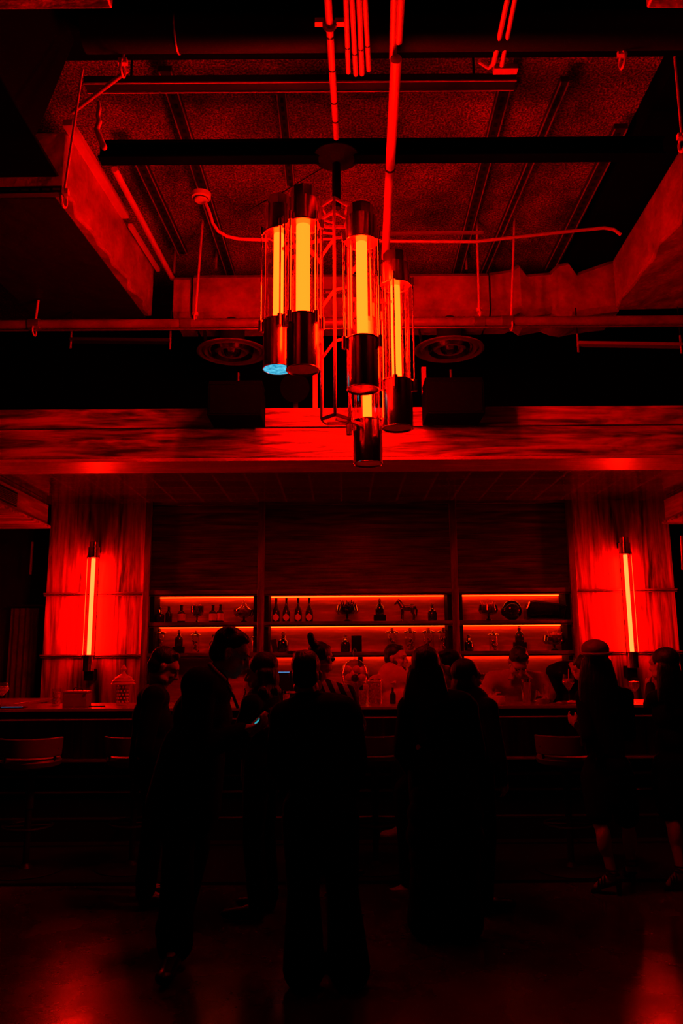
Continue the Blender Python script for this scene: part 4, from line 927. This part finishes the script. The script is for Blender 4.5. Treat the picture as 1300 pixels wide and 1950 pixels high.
# ================================================================== PEOPLE
def V(x, y, z): return Vector((x, y, z))
class Person:
    def __init__(s, label, base, face_deg, H=1.75, pose=None, head_yaw=0, head_pitch=0, head_roll=0, z0=0.0, group=None):
        # face_deg: direction faced, 0 = +Y (away from the camera), 90 = -X (left), -90 = +X (right)
        s.k = H / 1.75; a = R(face_deg); s.f = V(-math.sin(a), math.cos(a), 0); s.r = V(math.cos(a), math.sin(a), 0); s.base = V(base[0], base[1], z0)
        s.root = thing('person', s.base, label, 'person', group)
        J = dict(pel=(0, 0, .96), waist=(0, 0, 1.1), chest=(0, .0, 1.29), upch=(0, -.005, 1.4), neck=(0, -.015, 1.47), head=(0, .02, 1.63))
        for sd, n in ((-1, 'L'), (1, 'R')):
            J.update({'sh' + n: (.185 * sd, -.01, 1.42), 'el' + n: (.25 * sd, -.04, 1.13), 'wr' + n: (.25 * sd, .06, .89), 'hd' + n: (.25 * sd, .1, .8), 'hip' + n: (.09 * sd, 0, .92), 'kn' + n: (.1 * sd, .02, .5), 'an' + n: (.1 * sd, -.02, .09), 'toe' + n: (.12 * sd, .14, .04)})
        if pose: J.update(pose)
        s.J = {n: (s.L(*v) if not isinstance(v, Vector) else v) for n, v in J.items()}
        if isinstance(J['upch'], Vector):       # carry the arms along with a moved chest
            dz = s.J['upch'] - s.L(0, -.005, 1.4)
            for n in ('shL', 'shR', 'elL', 'elR', 'wrL', 'wrR', 'hdL', 'hdR'):
                if not isinstance(J[n], Vector): s.J[n] = s.J[n] + dz
        hy = R(head_yaw); hf = (s.f * math.cos(hy) - s.r * math.sin(hy)); hr = hf.cross(V(0, 0, 1)).normalized(); p = R(head_pitch)
        s.hf = (hf * math.cos(p) + V(0, 0, 1) * math.sin(p)).normalized(); s.hu = hr.cross(s.hf).normalized(); s.hr = hr
        if head_roll:
            q = Matrix.Rotation(R(head_roll), 3, s.hf); s.hu = q @ s.hu; s.hr = q @ s.hr
        s.hm = Matrix((s.hr, s.hf, s.hu)).transposed(); s.bm_ = Matrix((s.r, s.f, V(0, 0, 1))).transposed()
    def L(s, x, y, z): return s.base + (s.r * x + s.f * y + V(0, 0, z)) * s.k
    def H_(s, x, y, z): return s.J['head'] + s.hm @ (V(x, y, z) * s.k)
    def he(s, mb, c, r): mb.sph(s.H_(*c), [q * s.k for q in r], 20, 14, s.hm)
    def be(s, mb, c, r, mtx=None): mb.sph(c, [q * s.k for q in r], 20, 14, mtx or s.spine(c))
    def spine(s, c): 
        up = (s.J['neck'] - s.J['pel']).normalized(); rr = (s.r - up * s.r.dot(up)).normalized(); ff = up.cross(rr)
        return Matrix((rr, ff, up)).transposed()
    def cn(s, mb, a, b, r1, r2, seg=16):
        a = s.J[a] if isinstance(a, str) else a; b = s.J[b] if isinstance(b, str) else b
        mb.cone(a, b, r1 * s.k, r2 * s.k, seg, True)
    def hand(s, mb, n, curl=.5, palm=None):
        w_, h = s.J['wr' + n], s.J['hd' + n]; d = (h - w_).normalized(); sd = 1 if n == 'R' else -1
        pn = palm if palm is not None else (-s.r * sd); pn = (pn - d * pn.dot(d)).normalized(); sv = d.cross(pn).normalized()
        k = s.k; c = w_ + d * .05 * k; m = Matrix((sv, pn, d)).transposed()
        mb.cone(w_, w_ + d * .03 * k, .024 * k, .026 * k, 12, True); mb.sph(c, (.042 * k, .016 * k, .05 * k), 14, 10, m)
        up = V(0, 0, 1); ts = 1 if sv.dot(up + s.f) > 0 else -1
        for i, (o, L) in enumerate(((-.03, .062), (-.011, .075), (.01, .08), (.03, .072))):
            o2 = o * ts; b = w_ + d * .088 * k + sv * o2 * k; a1 = curl * .5; p1 = b + (d * math.cos(a1) + pn * math.sin(a1)) * L * .45 * k
            a2 = curl * 1.4; p2 = p1 + (d * math.cos(a2) + pn * math.sin(a2)) * L * .32 * k; a3 = curl * 2.0; p3 = p2 + (d * math.cos(a3) + pn * math.sin(a3)) * L * .26 * k
            mb.cone(b, p1, .0092 * k, .0085 * k, 8, True).cone(p1, p2, .0085 * k, .0078 * k, 8, True).cone(p2, p3, .0078 * k, .0068 * k, 8, True)
        t0 = w_ + d * .03 * k + sv * ts * .032 * k; t1 = t0 + (d * .7 + sv * ts * .5 + pn * .5).normalized() * .038 * k; t2 = t1 + (d * .9 + pn * (.3 + curl * .5)).normalized() * .03 * k
        mb.cone(t0, t1, .013 * k, .011 * k, 10, True).cone(t1, t2, .011 * k, .0085 * k, 10, True)
    def body(s, legs=True, curl=(.5, .5), palms=(None, None), vox=.0075, m='skin', barefoot=False, arms=True):
        mb = MB(); he = s.he
        he(mb, (0, -.012, .035), (.072, .092, .085)); he(mb, (0, .022, -.03), (.06, .066, .082)); he(mb, (0, .06, -.088), (.026, .026, .022)); he(mb, (0, .05, .03), (.06, .045, .045))
        for sd in (-1, 1):
            he(mb, (.05 * sd, .02, -.065), (.02, .045, .025)); he(mb, (.032 * sd, .065, -.022), (.022, .022, .02)); he(mb, (.03 * sd, .083, .026), (.022, .01, .008))
            he(mb, (.078 * sd, -.012, -.005), (.009, .02, .032)); he(mb, (.084 * sd, -.02, .006), (.007, .016, .02)); he(mb, (.011 * sd, .098, -.03), (.009, .01, .008))
        mb.cone(s.H_(0, .09, .022), s.H_(0, .113, -.024), .008 * s.k, .0125 * s.k, 10, True)
        he(mb, (0, .09, -.055), (.021, .009, .006)); he(mb, (0, .086, -.067), (.018, .01, .007))
        s.cn(mb, 'neck', s.H_(0, -.02, -.07), .054, .05)
        for j, r in (('upch', (.15, .08, .08)), ('chest', (.14, .09, .12)), ('waist', (.12, .08, .11)), ('pel', (.135, .09, .1))): s.be(mb, s.J[j], r)
        s.cn(mb, 'neck', 'upch', .06, .08)
        for n, cu, pm in (('L', curl[0], palms[0]), ('R', curl[1], palms[1])):
            if arms:
                s.cn(mb, 'upch', 'sh' + n, .06, .045); s.cn(mb, 'sh' + n, 'el' + n, .044, .035); s.cn(mb, 'el' + n, 'wr' + n, .036, .024); s.hand(mb, n, cu, pm)
            if legs:
                s.cn(mb, 'hip' + n, 'kn' + n, .075, .048); s.cn(mb, 'kn' + n, 'an' + n, .045, .032)
                kn, an = s.J['kn' + n], s.J['an' + n]; cf = kn.lerp(an, .3) - s.f * .012; s.be(mb, cf, (.05, .053, .11), Matrix.Identity(3))
                mb.cone(an, s.J['toe' + n] , .032 * s.k, .022 * s.k, 12, True); mb.cone(an - V(0, 0, .03), s.J['toe' + n] - s.r * 0, .03 * s.k, .02 * s.k, 12, True)
        s.body_o = mb.build('body', M[m], s.root, voxel=vox, sm=3); return s.body_o
    def face(s):
        for sd in (-1, 1):
            MB().sph(s.H_(.03 * sd, .079, .006), (.012 * s.k, .008 * s.k, .006 * s.k), 12, 8, s.hm).build('eye', M['eye'], s.root)
            MB().cone(s.H_(.014 * sd, .096, .03), s.H_(.048 * sd, .083, .032), .0045 * s.k, .003 * s.k, 8, True).build('eyebrow', M['hair'], s.root)
    def hair(s, kind='short', m='hair', L=.35):
        mb = MB(); he = s.he
        if kind == 'short':
            he(mb, (0, -.028, .055), (.08, .092, .084)); he(mb, (0, -.055, .0), (.074, .06, .07)); he(mb, (0, .012, .1), (.062, .055, .03))
            for i in range(10): he(mb, (random.uniform(-.05, .05), random.uniform(-.06, .03), .112), (.022, .025, .02))
        elif kind == 'bun':
            he(mb, (0, -.026, .05), (.08, .096, .08)); he(mb, (0, .03, .085), (.06, .05, .025)); mb.cone(s.H_(0, -.05, .09), s.H_(.01, -.13, .125), .036 * s.k, .03 * s.k, 12, True); mb.cone(s.H_(.01, -.13, .125), s.H_(.01, -.15, .165), .03 * s.k, .026 * s.k, 12, True)
        elif kind in ('long', 'curly'):
            he(mb, (0, -.03, .05), (.088, .1, .088)); he(mb, (0, -.05, -.04), (.09, .07, .1))
            top = s.H_(0, -.06, -.02); dn = V(0, 0, -1)
            rnd = random.Random(3)
            for i in range(15):
                a = -1 + 2 * i / 14; st = s.H_(.078 * a, -.045 - .035 * (1 - a * a), -.01)
                q = st + dn * .14 * s.k + s.hr * (.03 * a) * s.k - s.f * .01; e = q + dn * (L - .14) * (.85 + .25 * rnd.random()) * s.k + s.hr * (.025 * a + rnd.uniform(-.01, .01)) * s.k
                mb.cone(st, q, .03 * s.k, .03 * s.k, 10, True); mb.cone(q, e, .03 * s.k, .014 * s.k, 10, True)
                if kind == 'curly':
                    for j in range(4): mb.sph(st.lerp(e, j / 3) + V(rnd.uniform(-.02, .02), rnd.uniform(-.02, .02), 0), .036 * s.k, 8, 6)
        elif kind == 'bob':
            he(mb, (0, -.03, .045), (.09, .1, .09)); he(mb, (0, -.04, -.05), (.088, .075, .085))
        return mb.build('hair', M[m], s.root, voxel=.008, sm=2)
    def beard(s):
        mb = MB(); s.he(mb, (0, .045, -.09), (.052, .05, .042)); s.he(mb, (0, .075, -.1), (.034, .03, .035))
        for sd in (-1, 1): s.he(mb, (.055 * sd, .015, -.055), (.016, .03, .042)); s.he(mb, (.014 * sd, .1, -.048), (.014, .006, .004))
        return mb.build('beard', M['hair'], s.root, voxel=.006)
    def top(s, m='cloth', bulk=1.0, hem=.0, sleeve=1.0, name='jacket', vox=.011, wide=0):
        mb = MB(); b = bulk
        s.be(mb, s.J['upch'], (.185 * b, .105 * b, .085)); s.be(mb, s.J['chest'], (.17 * b, .12 * b, .14)); s.be(mb, s.J['waist'], (.15 * b, .11 * b, .14)); s.be(mb, s.J['pel'] + V(0, 0, .0), (.165 * b, .12 * b, .13))
        if hem: s.cn(mb, s.J['waist'], s.J['pel'] - V(0, 0, hem), .13 * b, .15 * b, 24)
        for n in 'LR':
            s.cn(mb, 'upch', 'sh' + n, .085 * b, .072 * b); s.cn(mb, 'neck', 'sh' + n, .05 * b, .06 * b); s.cn(mb, 'sh' + n, 'el' + n, .066 * b, .055 * b)
            w_ = s.J['el' + n].lerp(s.J['wr' + n], sleeve * .95); s.cn(mb, 'el' + n, w_, .054 * b, (.054 - .016 * sleeve) * b)
        o = mb.build(name, M[m], s.root, voxel=vox, sm=4)
        return o
    def collar(s, m='cloth2', r=.062):
        c = s.J['neck'].lerp(s.H_(0, -.02, -.07), .35)
        mb = MB(); mb.torus(c, r * s.k, .014 * s.k, (s.H_(0, -.02, -.07) - s.J['neck']).to_track_quat('Z', 'Y').to_matrix(), 24, 8)
        return mb.build('collar', M[m], s.root)
    def trousers(s, m='cloth', bulk=1.0, flare=.062):
        mb = MB(); s.be(mb, s.J['pel'] - V(0, 0, .02), (.155 * bulk, .115 * bulk, .12))
        for n in 'LR': s.cn(mb, 'hip' + n, 'kn' + n, .092 * bulk, .07 * bulk); s.cn(mb, 'kn' + n, s.J['an' + n] + V(0, 0, .01), .07 * bulk, flare * bulk)
        return mb.build('trousers', M[m], s.root, voxel=.011, sm=4)
    def skirt(s, zk, m='cloth', r=.19, name='dress'):
        mb = MB(); s.be(mb, s.J['pel'], (.17, .125, .14)); c = (s.J['knL'] + s.J['knR']) / 2; c.z = s.base.z + zk * s.k
        mb.lathe([(0, .97), (.15, .97), (.175, .85), (r, zk), (0, zk)], (0, 0, 0), 28)
        M_ = Matrix.Translation(V(s.J['pel'].x, s.J['pel'].y, s.base.z)) @ Matrix.Diagonal((s.k, s.k * .85, s.k, 1))
        bmesh.ops.transform(mb.bm, matrix=M_, verts=mb.bm.verts[-(28 * 3 + 2):]) if False else None
        return mb, c
    def dress(s, zk, r=.17, m='cloth', bulk=1.0, sleeve=1.0):
        mb = MB()
        for j, q in (('upch', (.165, .095, .08)), ('chest', (.15, .115, .13)), ('waist', (.13, .1, .13)), ('pel', (.165, .125, .13))): s.be(mb, s.J[j], [a * bulk for a in q[:2]] + [q[2]])
        kn = (s.J['knL'] + s.J['knR']) / 2; bt = s.J['pel'].lerp(kn, 1.0); bt.z = s.base.z + (zk + .04) * s.k
        for f_ in (.0, .33, .66, 1.0):
            c = (s.J['pel'] - V(0, 0, .04)).lerp(bt, f_); mb.sph(c, (r * (1 - .05 * f_) * s.k, r * .72 * s.k, .13 * s.k if f_ < 1 else .05 * s.k), 20, 12, s.bm_)
        for n in 'LR': s.cn(mb, s.J['hip' + n], s.J['hip' + n].lerp(s.J['kn' + n], .76), .11, .09)
        mb.cone(s.J['pel'] - V(0, 0, .05), bt, r * .8 * s.k, r * .78 * s.k, 20)
        for n in 'LR':
            s.cn(mb, 'upch', 'sh' + n, .075, .062); s.cn(mb, 'sh' + n, 'el' + n, .056, .047)
            if sleeve > 0: s.cn(mb, 'el' + n, s.J['el' + n].lerp(s.J['wr' + n], sleeve), .045, .036)
        return mb.build('dress', M[m], s.root, voxel=.01, sm=4)
    def shoes(s, m='leather', heel=False, sandal=False, dirs=None):
        for n in 'LR':
            an, to = s.J['an' + n], s.J['toe' + n]; d = (to - an); d2 = Vector((d.x, d.y, 0)).normalized(); mb = MB()
            if sandal:
                side = V(-d2.y, d2.x, 0); g = V(an.x, an.y, s.base.z)
                hp = g - d2 * .035 + V(0, 0, .075); tp = V(to.x, to.y, s.base.z + .012) + d2 * .03
                mb.beam(hp, hp.lerp(tp, .6) , .055, .012); mb.beam(hp.lerp(tp, .55), tp + V(0, 0, -.003), .075, .014); mb.cone(hp, V(hp.x, hp.y, s.base.z + .002), .018, .012, 12)
                for q, rr in ((an + V(0, 0, .0), .043), (an + V(0, 0, .03), .041)): mb.torus(q, rr * s.k, .006, Matrix.Identity(3), 20, 6)
                for f_ in (.45, .65, .82):
                    c = an.lerp(to, f_); mb.torus(c - V(0, 0, .005), .034 * s.k, .006, d2.to_track_quat('Z', 'Y').to_matrix(), 20, 6)
                mb.build('sandal', M[m], s.root)
            else:
                mb.cone(an + V(0, 0, -.035 * s.k), to + V(0, 0, 0), .046 * s.k, .036 * s.k, 14, True); mb.cone(an + V(0, 0, .02), an - V(0, 0, .04), .05 * s.k, .045 * s.k, 14, True); mb.sph(to + d2 * .03 * s.k, (.042 * s.k, .05 * s.k, .03 * s.k), 14, 10, Matrix((V(-d2.y, d2.x, 0), d2, V(0, 0, 1))).transposed())
                o = mb.build('shoe', M[m], s.root, voxel=.008)
                if m == 'white':
                    mb = MB(); up = V(0, 0, 1)
                    for i in range(4):
                        c = an.lerp(to, .4 + .14 * i) + V(0, 0, .037 - .004 * i); sv = V(-d2.y, d2.x, 0) * .022; mb.cone(c - sv, c + sv, .004, seg=6)
                    mb.build('laces', M['label'], s.root)
def base(px, D): return (W(px, 1400, D).x, D)
# ---- man hunched over his phone (faces right)
D = 4.35; bx_ = W(350, 1500, D).x
hd = W(438, 1246, D); w1 = W(462, 1392, D - .1); h1 = W(486, 1383, D - .12); w2 = W(468, 1398, D + .1); h2 = W(492, 1388, D + .05)
p1 = Person('man in black jacket hunched over a lit phone, facing right', (bx_, D), -90, 1.82,
    dict(head=hd, neck=W(412, 1292, D), upch=W(394, 1312, D), chest=W(386, 1362, D), waist=W(368, 1430, D), pel=W(350, 1490, D),
         shL=W(395, 1305, D + .19), shR=W(378, 1304, D - .19), elL=W(398, 1425, D + .2), elR=W(372, 1432, D - .22), wrL=w2, wrR=w1, hdL=h2, hdR=h1,
         hipL=(-.09, -.02, .9), hipR=(.09, .02, .9), knL=(-.1, .05, .5), knR=(.1, .0, .5), anL=(-.11, -.06, .09), anR=V(bx_ - .0, D - .12, .1), toeR=V(bx_ + .0, D - .32, .04), toeL=V(bx_ - .02, D + .05, .04)), head_pitch=-24, head_yaw=8)
p1.body(palms=(V(0, 0, 1), V(0, 0, 1)), curl=(.6, .7)); p1.face(); p1.hair('short'); p1.top('cloth', 1.28, .12); p1.trousers('cloth', 1.1, .08); p1.shoes()
mb = MB(); a = p1.H_(-.0, -.085, -.1); mb.tube([W(398, 1264, D - .16), W(414, 1281, D - .18), W(430, 1296, D - .18)], .011, 10); mb.build('collar', mat('collar_lit_edge', (.2, .06, .05), .7), p1.root)  # paler strip: light catching the jacket's collar edge, put into colour
mb = MB(); mb.tube([W(434, 1306, D - .15), W(444, 1325, D - .16), W(453, 1349, D - .16)], .008, 10); mb.build('lapel', mat('lapel_lit_edge', (.07, .025, .02), .7), p1.root)  # lapel edge painted lighter than the jacket to stand for light on it
# phone
pp = W(489, 1374, D - .06); ph = thing('phone', pp, 'phone with cyan lit screen held by the hunched man', 'phone'); ph.rotation_euler = (R(12), R(-38), R(10))
MB().box((0, 0, 0), (.145, .072, .008)).build('case', M['blackg'], ph, local=True, bevel=.003); MB().box((.012, -.03, .0046), (.09, .05, .0012)).build('screen', M['screen'], ph, local=True)
# ---- man at far left of the group (behind), profile right
D = 5.25
p2 = Person('bald-collared man in black standing behind the hunched man at left, looking down right', base(292, D), -75, 1.7,
    dict(head=W(312, 1272, D), neck=W(300, 1312, D), upch=W(292, 1330, D), chest=W(288, 1365, D), elL=(-.25, .05, 1.12), wrL=(-.16, .26, 1.0), hdL=(-.1, .34, 1.02), elR=(.27, -.06, 1.1), wrR=W(268, 1428, D - .15), hdR=W(273, 1443, D - .12)), head_pitch=-28)
p2.root['label'] = 'man in black behind the hunched man at left, ear and cheek lit, looking down'
p2.body(); p2.face(); p2.hair('short'); p2.top('cloth', 1.05, .1); p2.trousers(); p2.shoes()
# ---- woman with dark curls facing the phone man
D = 5.0
p3 = Person('woman with dark curly hair facing the hunched man, face in shadow', base(500, D), 75, 1.64,
    dict(head=W(496, 1282, D), neck=W(494, 1330, D), upch=W(496, 1345, D), elL=(-.24, .08, 1.1), wrL=(-.12, .24, 1.18), hdL=(-.08, .3, 1.24), elR=(.24, .08, 1.1), wrR=(.14, .25, 1.15), hdR=(.1, .32, 1.2)), head_pitch=-10)
p3.body(); p3.face(); p3.hair('curly', L=.36); p3.top('cloth2', .95, .1, name='blouse'); p3.trousers(); p3.shoes()
mb = MB()
for i in range(12): mb.sph(W(466 - i * .1 + 1.5 * math.sin(i), 1312 + i * 3.2, D - .16), .006, 8, 6)
mb.build('necklace', M['brass'], p3.root)
# tall drink glass before her
x = bar_item(470, bf + .15)
T(MB().lathe([(0, 0), (.03, 0), (.036, .19), (.034, .19)], (x, bf + .15, ZB)).build('tall_glass', M['glass']), 'tall clear glass on the bar between the curly haired woman and the hunched man', 'glass')
# ---- man seen from behind, centre
D = 3.98
p4 = Person('broad figure in black seen from behind in the centre of the group', base(604, D), 0, 1.6,
    dict(head=W(582, 1286, D), neck=W(588, 1332, D), upch=W(600, 1350, D), chest=W(602, 1392, D), waist=W(605, 1470, D), pel=W(608, 1535, D), shL=W(542, 1365, D), shR=W(662, 1365, D), elL=W(528, 1450, D + .06), elR=W(678, 1455, D + .06), wrL=W(545, 1500, D + .3), wrR=W(668, 1510, D + .3), hdL=W(560, 1495, D + .38), hdR=W(655, 1505, D + .38),
         hipL=W(575, 1560, D), hipR=W(645, 1560, D), knL=W(577, 1700, D), knR=W(652, 1700, D), anL=W(578, 1850, D), anR=W(665, 1850, D), toeL=W(575, 1855, D + .16), toeR=W(675, 1855, D + .16)))
p4.body(); p4.hair('short'); p4.top('cloth', 1.2, .1); p4.trousers('cloth', 1.2, .09); p4.shoes()
mb = MB(); mb.torus(W(590, 1322, D), .065, .012, None, 24, 8); mb.build('collar', M['cloth2'], p4.root)
# ---- man with bun and sunglasses in striped shirt
D = 5.75
p5 = Person('man with bun, sunglasses and striped shirt at the counter, facing right', base(625, D), -40, 1.74,
    dict(head=W(611, 1256, D), neck=W(612, 1302, D), upch=W(625, 1326, D), chest=W(635, 1355, D), waist=W(635, 1410, D), shL=W(592, 1335, D + .05), shR=W(660, 1322, D - .12), elR=W(684, 1382, D - .15), wrR=W(668, 1415, D - .05), hdR=W(655, 1420, D + .02)), head_yaw=8, head_pitch=0)
p5.body(); p5.face(); p5.hair('bun'); p5.top('stripe', .98, .1, sleeve=.9, name='striped_shirt'); p5.trousers(); p5.shoes()
mb = MB()
for sd in (-1, 1): mb.sph(p5.H_(.032 * sd, .094, .004), (.027, .008, .021), 14, 10, p5.hm).cone(p5.H_(.058 * sd, .085, .01), p5.H_(.082 * sd, -.01, .012), .004, seg=8)
mb.cone(p5.H_(-.012, .1, .01), p5.H_(.012, .1, .01), .004, seg=8); mb.build('sunglasses', M['blackg'], p5.root)
# ---- woman with long hair seen from behind
D = 4.62
p6 = Person('long haired woman in black seen from behind right of centre', base(838, D), -12, 1.63,
    dict(head=W(811, 1272, D), neck=W(818, 1318, D), upch=W(832, 1340, D), chest=W(838, 1380, D), waist=W(845, 1450, D), pel=W(848, 1510, D), shL=W(782, 1350, D), shR=W(885, 1350, D), elL=W(768, 1430, D), elR=W(905, 1435, D), wrL=W(790, 1480, D + .2), wrR=W(890, 1480, D + .22), hdL=W(800, 1478, D + .28), hdR=W(880, 1478, D + .3)))
p6.body(); p6.hair('long', L=.4); p6.top('cloth', 1.22, .16, name='coat'); p6.trousers('cloth', 1.25, .1); p6.shoes()
# long coat lower part
mb = MB()
for f_, r_ in ((0, .2), (.25, .215), (.5, .22), (.75, .2), (1, .17)): mb.sph(p6.J['pel'].lerp(V(p6.base.x, D, .3), f_), (r_, .15, .14), 20, 12)
mb.build('coat_skirt', M['cloth'], p6.root, voxel=.012)
# ---- person in dark jacket right of her
D = 5.1
p7 = Person('person with short curly hair and dark jacket facing right beside the long haired woman', base(896, D), -60, 1.62,
    dict(head=W(890, 1292, D), neck=W(892, 1335, D), upch=W(896, 1352, D), elR=(.28, -.02, 1.1), elL=(-.26, .04, 1.1), wrL=(-.16, .12, 1.0), hdL=(-.1, .16, 1.03), wrR=(.2, .08, .95), hdR=(.17, .12, .9)), head_pitch=-6)
p7.body(); p7.face(); p7.hair('bob'); p7.top('cloth2', 1.0, .08); p7.trousers(); p7.shoes()
# ---- seated man with white sneakers, mostly hidden
D = 5.65
sx = W(856, 1500, D).x
f1 = W(748, 1590, D - .05); f2 = W(768, 1698, D - .1)
p8 = Person('seated man with white sneakers mostly hidden behind the long haired woman', (sx, D), 80, 1.76,
    dict(head=W(850, 1275, D), neck=W(856, 1318, D), upch=W(862, 1338, D), chest=W(866, 1368, D), waist=W(868, 1415, D), pel=V(sx, D, .84), shL=W(848, 1345, D - .17), shR=W(870, 1345, D + .17), elL=W(838, 1400, D - .2), elR=W(850, 1395, D + .22), wrL=W(810, 1410, D - .1), wrR=W(815, 1400, D + .15), hdL=W(800, 1408, D - .08), hdR=W(806, 1396, D + .14),
         hipL=(-.09, .02, .82), hipR=(.09, .02, .82), knL=V(f2.x + .02, D - .1, .62), knR=V(f1.x + .07, D + .02, .74), anL=f2 + V(.04, 0, .06), toeL=f2 + V(-.03, -.01, .0), anR=f1 + V(.08, 0, .06), toeR=f1 + V(-.01, 0, .0)), head_pitch=-5)
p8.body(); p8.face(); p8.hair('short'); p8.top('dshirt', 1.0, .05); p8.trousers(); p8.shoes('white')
stool(st, sx, D + .05, R(-90), 'bar stool under the seated man with white sneakers')
# ---- bearded bartender
D = 7.55
p9 = Person('bearded bartender in open shirt behind the bar, looking right', base(752, D), -150, 1.78,
    dict(head=W(754, 1254, D), neck=W(748, 1290, D), upch=W(748, 1303, D), elL=(-.27, .03, 1.13), wrL=(-.22, .22, 1.0), hdL=(-.2, .3, .98), elR=(.27, .03, 1.13), wrR=(.22, .22, 1.0), hdR=(.2, .3, .98)), head_yaw=35, head_pitch=-4)
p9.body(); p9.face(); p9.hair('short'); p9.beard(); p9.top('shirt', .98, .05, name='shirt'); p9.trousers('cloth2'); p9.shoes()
mb = MB()
for sd in (-1, 1): mb.beam(p9.J['neck'] + p9.r * .02 * sd + p9.f * .06 + V(0, 0, .02), p9.J['neck'] + p9.r * .075 * sd + p9.f * .11 - V(0, 0, .05), .05, .012)
mb.build('collar', M['shirt'], p9.root)
# ---- leaning bartender
D = 7.35
p10 = Person('bartender in work shirt leaning forward over the bar, head bowed', base(985, D + .1), 180, 1.78,
    dict(head=W(987, 1262, D - .35), neck=W(986, 1282, D - .2), upch=W(984, 1296, D - .15), chest=W(982, 1320, D - .05), waist=W(984, 1365, D), shL=W(1030, 1296, D - .15), shR=W(938, 1294, D - .15), elL=W(1046, 1325, D - .25), wrL=W(1040, 1335, D - .52), hdL=W(1034, 1338, D - .62), elR=W(922, 1318, D - .25), wrR=W(938, 1330, D - .5), hdR=W(946, 1332, D - .58)), head_pitch=-52)
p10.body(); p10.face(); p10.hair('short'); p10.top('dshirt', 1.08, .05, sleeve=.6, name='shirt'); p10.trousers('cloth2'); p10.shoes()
mb = MB()
for sd in (-1, 1): mb.beam(p10.J['neck'] + p10.r * .03 * sd + p10.f * .05 + V(0, 0, .03), p10.J['neck'] + p10.r * .09 * sd + p10.f * .1 - V(0, 0, .05), .05, .012)
mb.build('collar', M['dshirt'], p10.root)
# ---- dark bartender bending, right
D = 7.3
p11 = Person('dark clothed bartender bending behind the stemmed glass with the straw', base(1092, D), 190, 1.7,
    dict(head=W(1110, 1275, D - .3), neck=W(1095, 1275, D - .2), upch=W(1080, 1276, D - .12), chest=W(1078, 1300, D), shL=W(1108, 1276, D - .1), shR=W(1054, 1280, D - .1), elR=W(1050, 1320, D - .1), wrR=W(1058, 1345, D - .3), hdR=W(1060, 1348, D - .36)), head_pitch=-60)
p11.body(); p11.face(); p11.hair('short'); p11.top('cloth', 1.05, .05, name='shirt'); p11.trousers(); p11.shoes()
# ---- woman with cap
D = 5.5
bxx = W(1165, 1500, D).x
an1 = W(1166, 1668, D - .12); an2 = W(1202, 1655, D + .12)
def gz(p, z): return V(p.x, p.y, z)
p12 = Person('woman with long dark hair, cap and black dress standing at the bar on the right', (bxx, D), -8, 1.66,
    dict(head=W(1133, 1258, D), neck=W(1142, 1302, D), upch=W(1148, 1322, D), chest=W(1150, 1355, D), waist=W(1152, 1410, D), pel=W(1156, 1462, D), shL=W(1110, 1328, D), shR=W(1190, 1326, D), elL=W(1118, 1402, D - .1), wrL=W(1101, 1382, D + .14), hdL=W(1088, 1372, D + .2), elR=W(1198, 1400, D), wrR=W(1190, 1360, D + .25), hdR=W(1195, 1345, D + .33),
         hipL=W(1135, 1480, D), hipR=W(1178, 1480, D), knL=W(1142, 1570, D - .08), knR=W(1196, 1575, D + .08), anL=gz(an1, .12), anR=gz(an2, .12), toeL=gz(an1, .035) + V(-.09, .05, 0), toeR=gz(an2, .035) + V(.02, .14, 0)), head_pitch=4)
p12.body(); p12.hair('long', L=.62, m='hair'); p12.dress(.52, .165); p12.shoes('leather', sandal=True)
mb = MB(); p12.he(mb, (0, -.02, .085), (.098, .112, .07)); mb.build('cap', mat('dark_cap', (.16, .04, .035), .7), p12.root, voxel=.008)
mb = MB(); q = p12.H_(0, -.05, .055); mb.torus(q, .1 * p12.k, .01, p12.hm, 28, 8); p12.he(mb, (0, .11, .05), (.07, .06, .01)); mb.build('cap_brim', mat('cap_band', (.3, .07, .06), .6), p12.root)
# ---- woman at far right with coupe
D = 5.55
bx2 = W(1278, 1500, D).x
an3 = W(1296, 1648, D - .1)
p13 = Person('woman with dark hair and black dress at the far right reaching for a coupe glass', (bx2, D), 12, 1.66,
    dict(head=W(1262, 1268, D), neck=W(1272, 1312, D), upch=W(1278, 1328, D), chest=W(1280, 1360, D), waist=W(1282, 1410, D), pel=W(1284, 1460, D), shL=W(1246, 1332, D), shR=W(1318, 1334, D), elL=W(1236, 1342, D + .25), wrL=W(1238, 1306, D + .62), hdL=W(1228, 1300, D + .72), elR=W(1330, 1400, D), wrR=W(1312, 1370, D + .25), hdR=W(1305, 1360, D + .33),
         hipL=W(1268, 1480, D), hipR=W(1305, 1480, D), knL=W(1278, 1560, D - .02), knR=W(1318, 1565, D + .05), anL=gz(an3, .12), anR=gz(an3, .12) + V(.17, .1, 0), toeL=gz(an3, .035) + V(-.08, .02, 0), toeR=gz(an3, .035) + V(.15, .22, 0)), head_pitch=0, head_yaw=18)
p13.body(curl=(.9, .5)); p13.hair('long', L=.24); p13.dress(.56, .16); p13.shoes('leather', sandal=True)

bpy.data.scenes.remove(WORK)
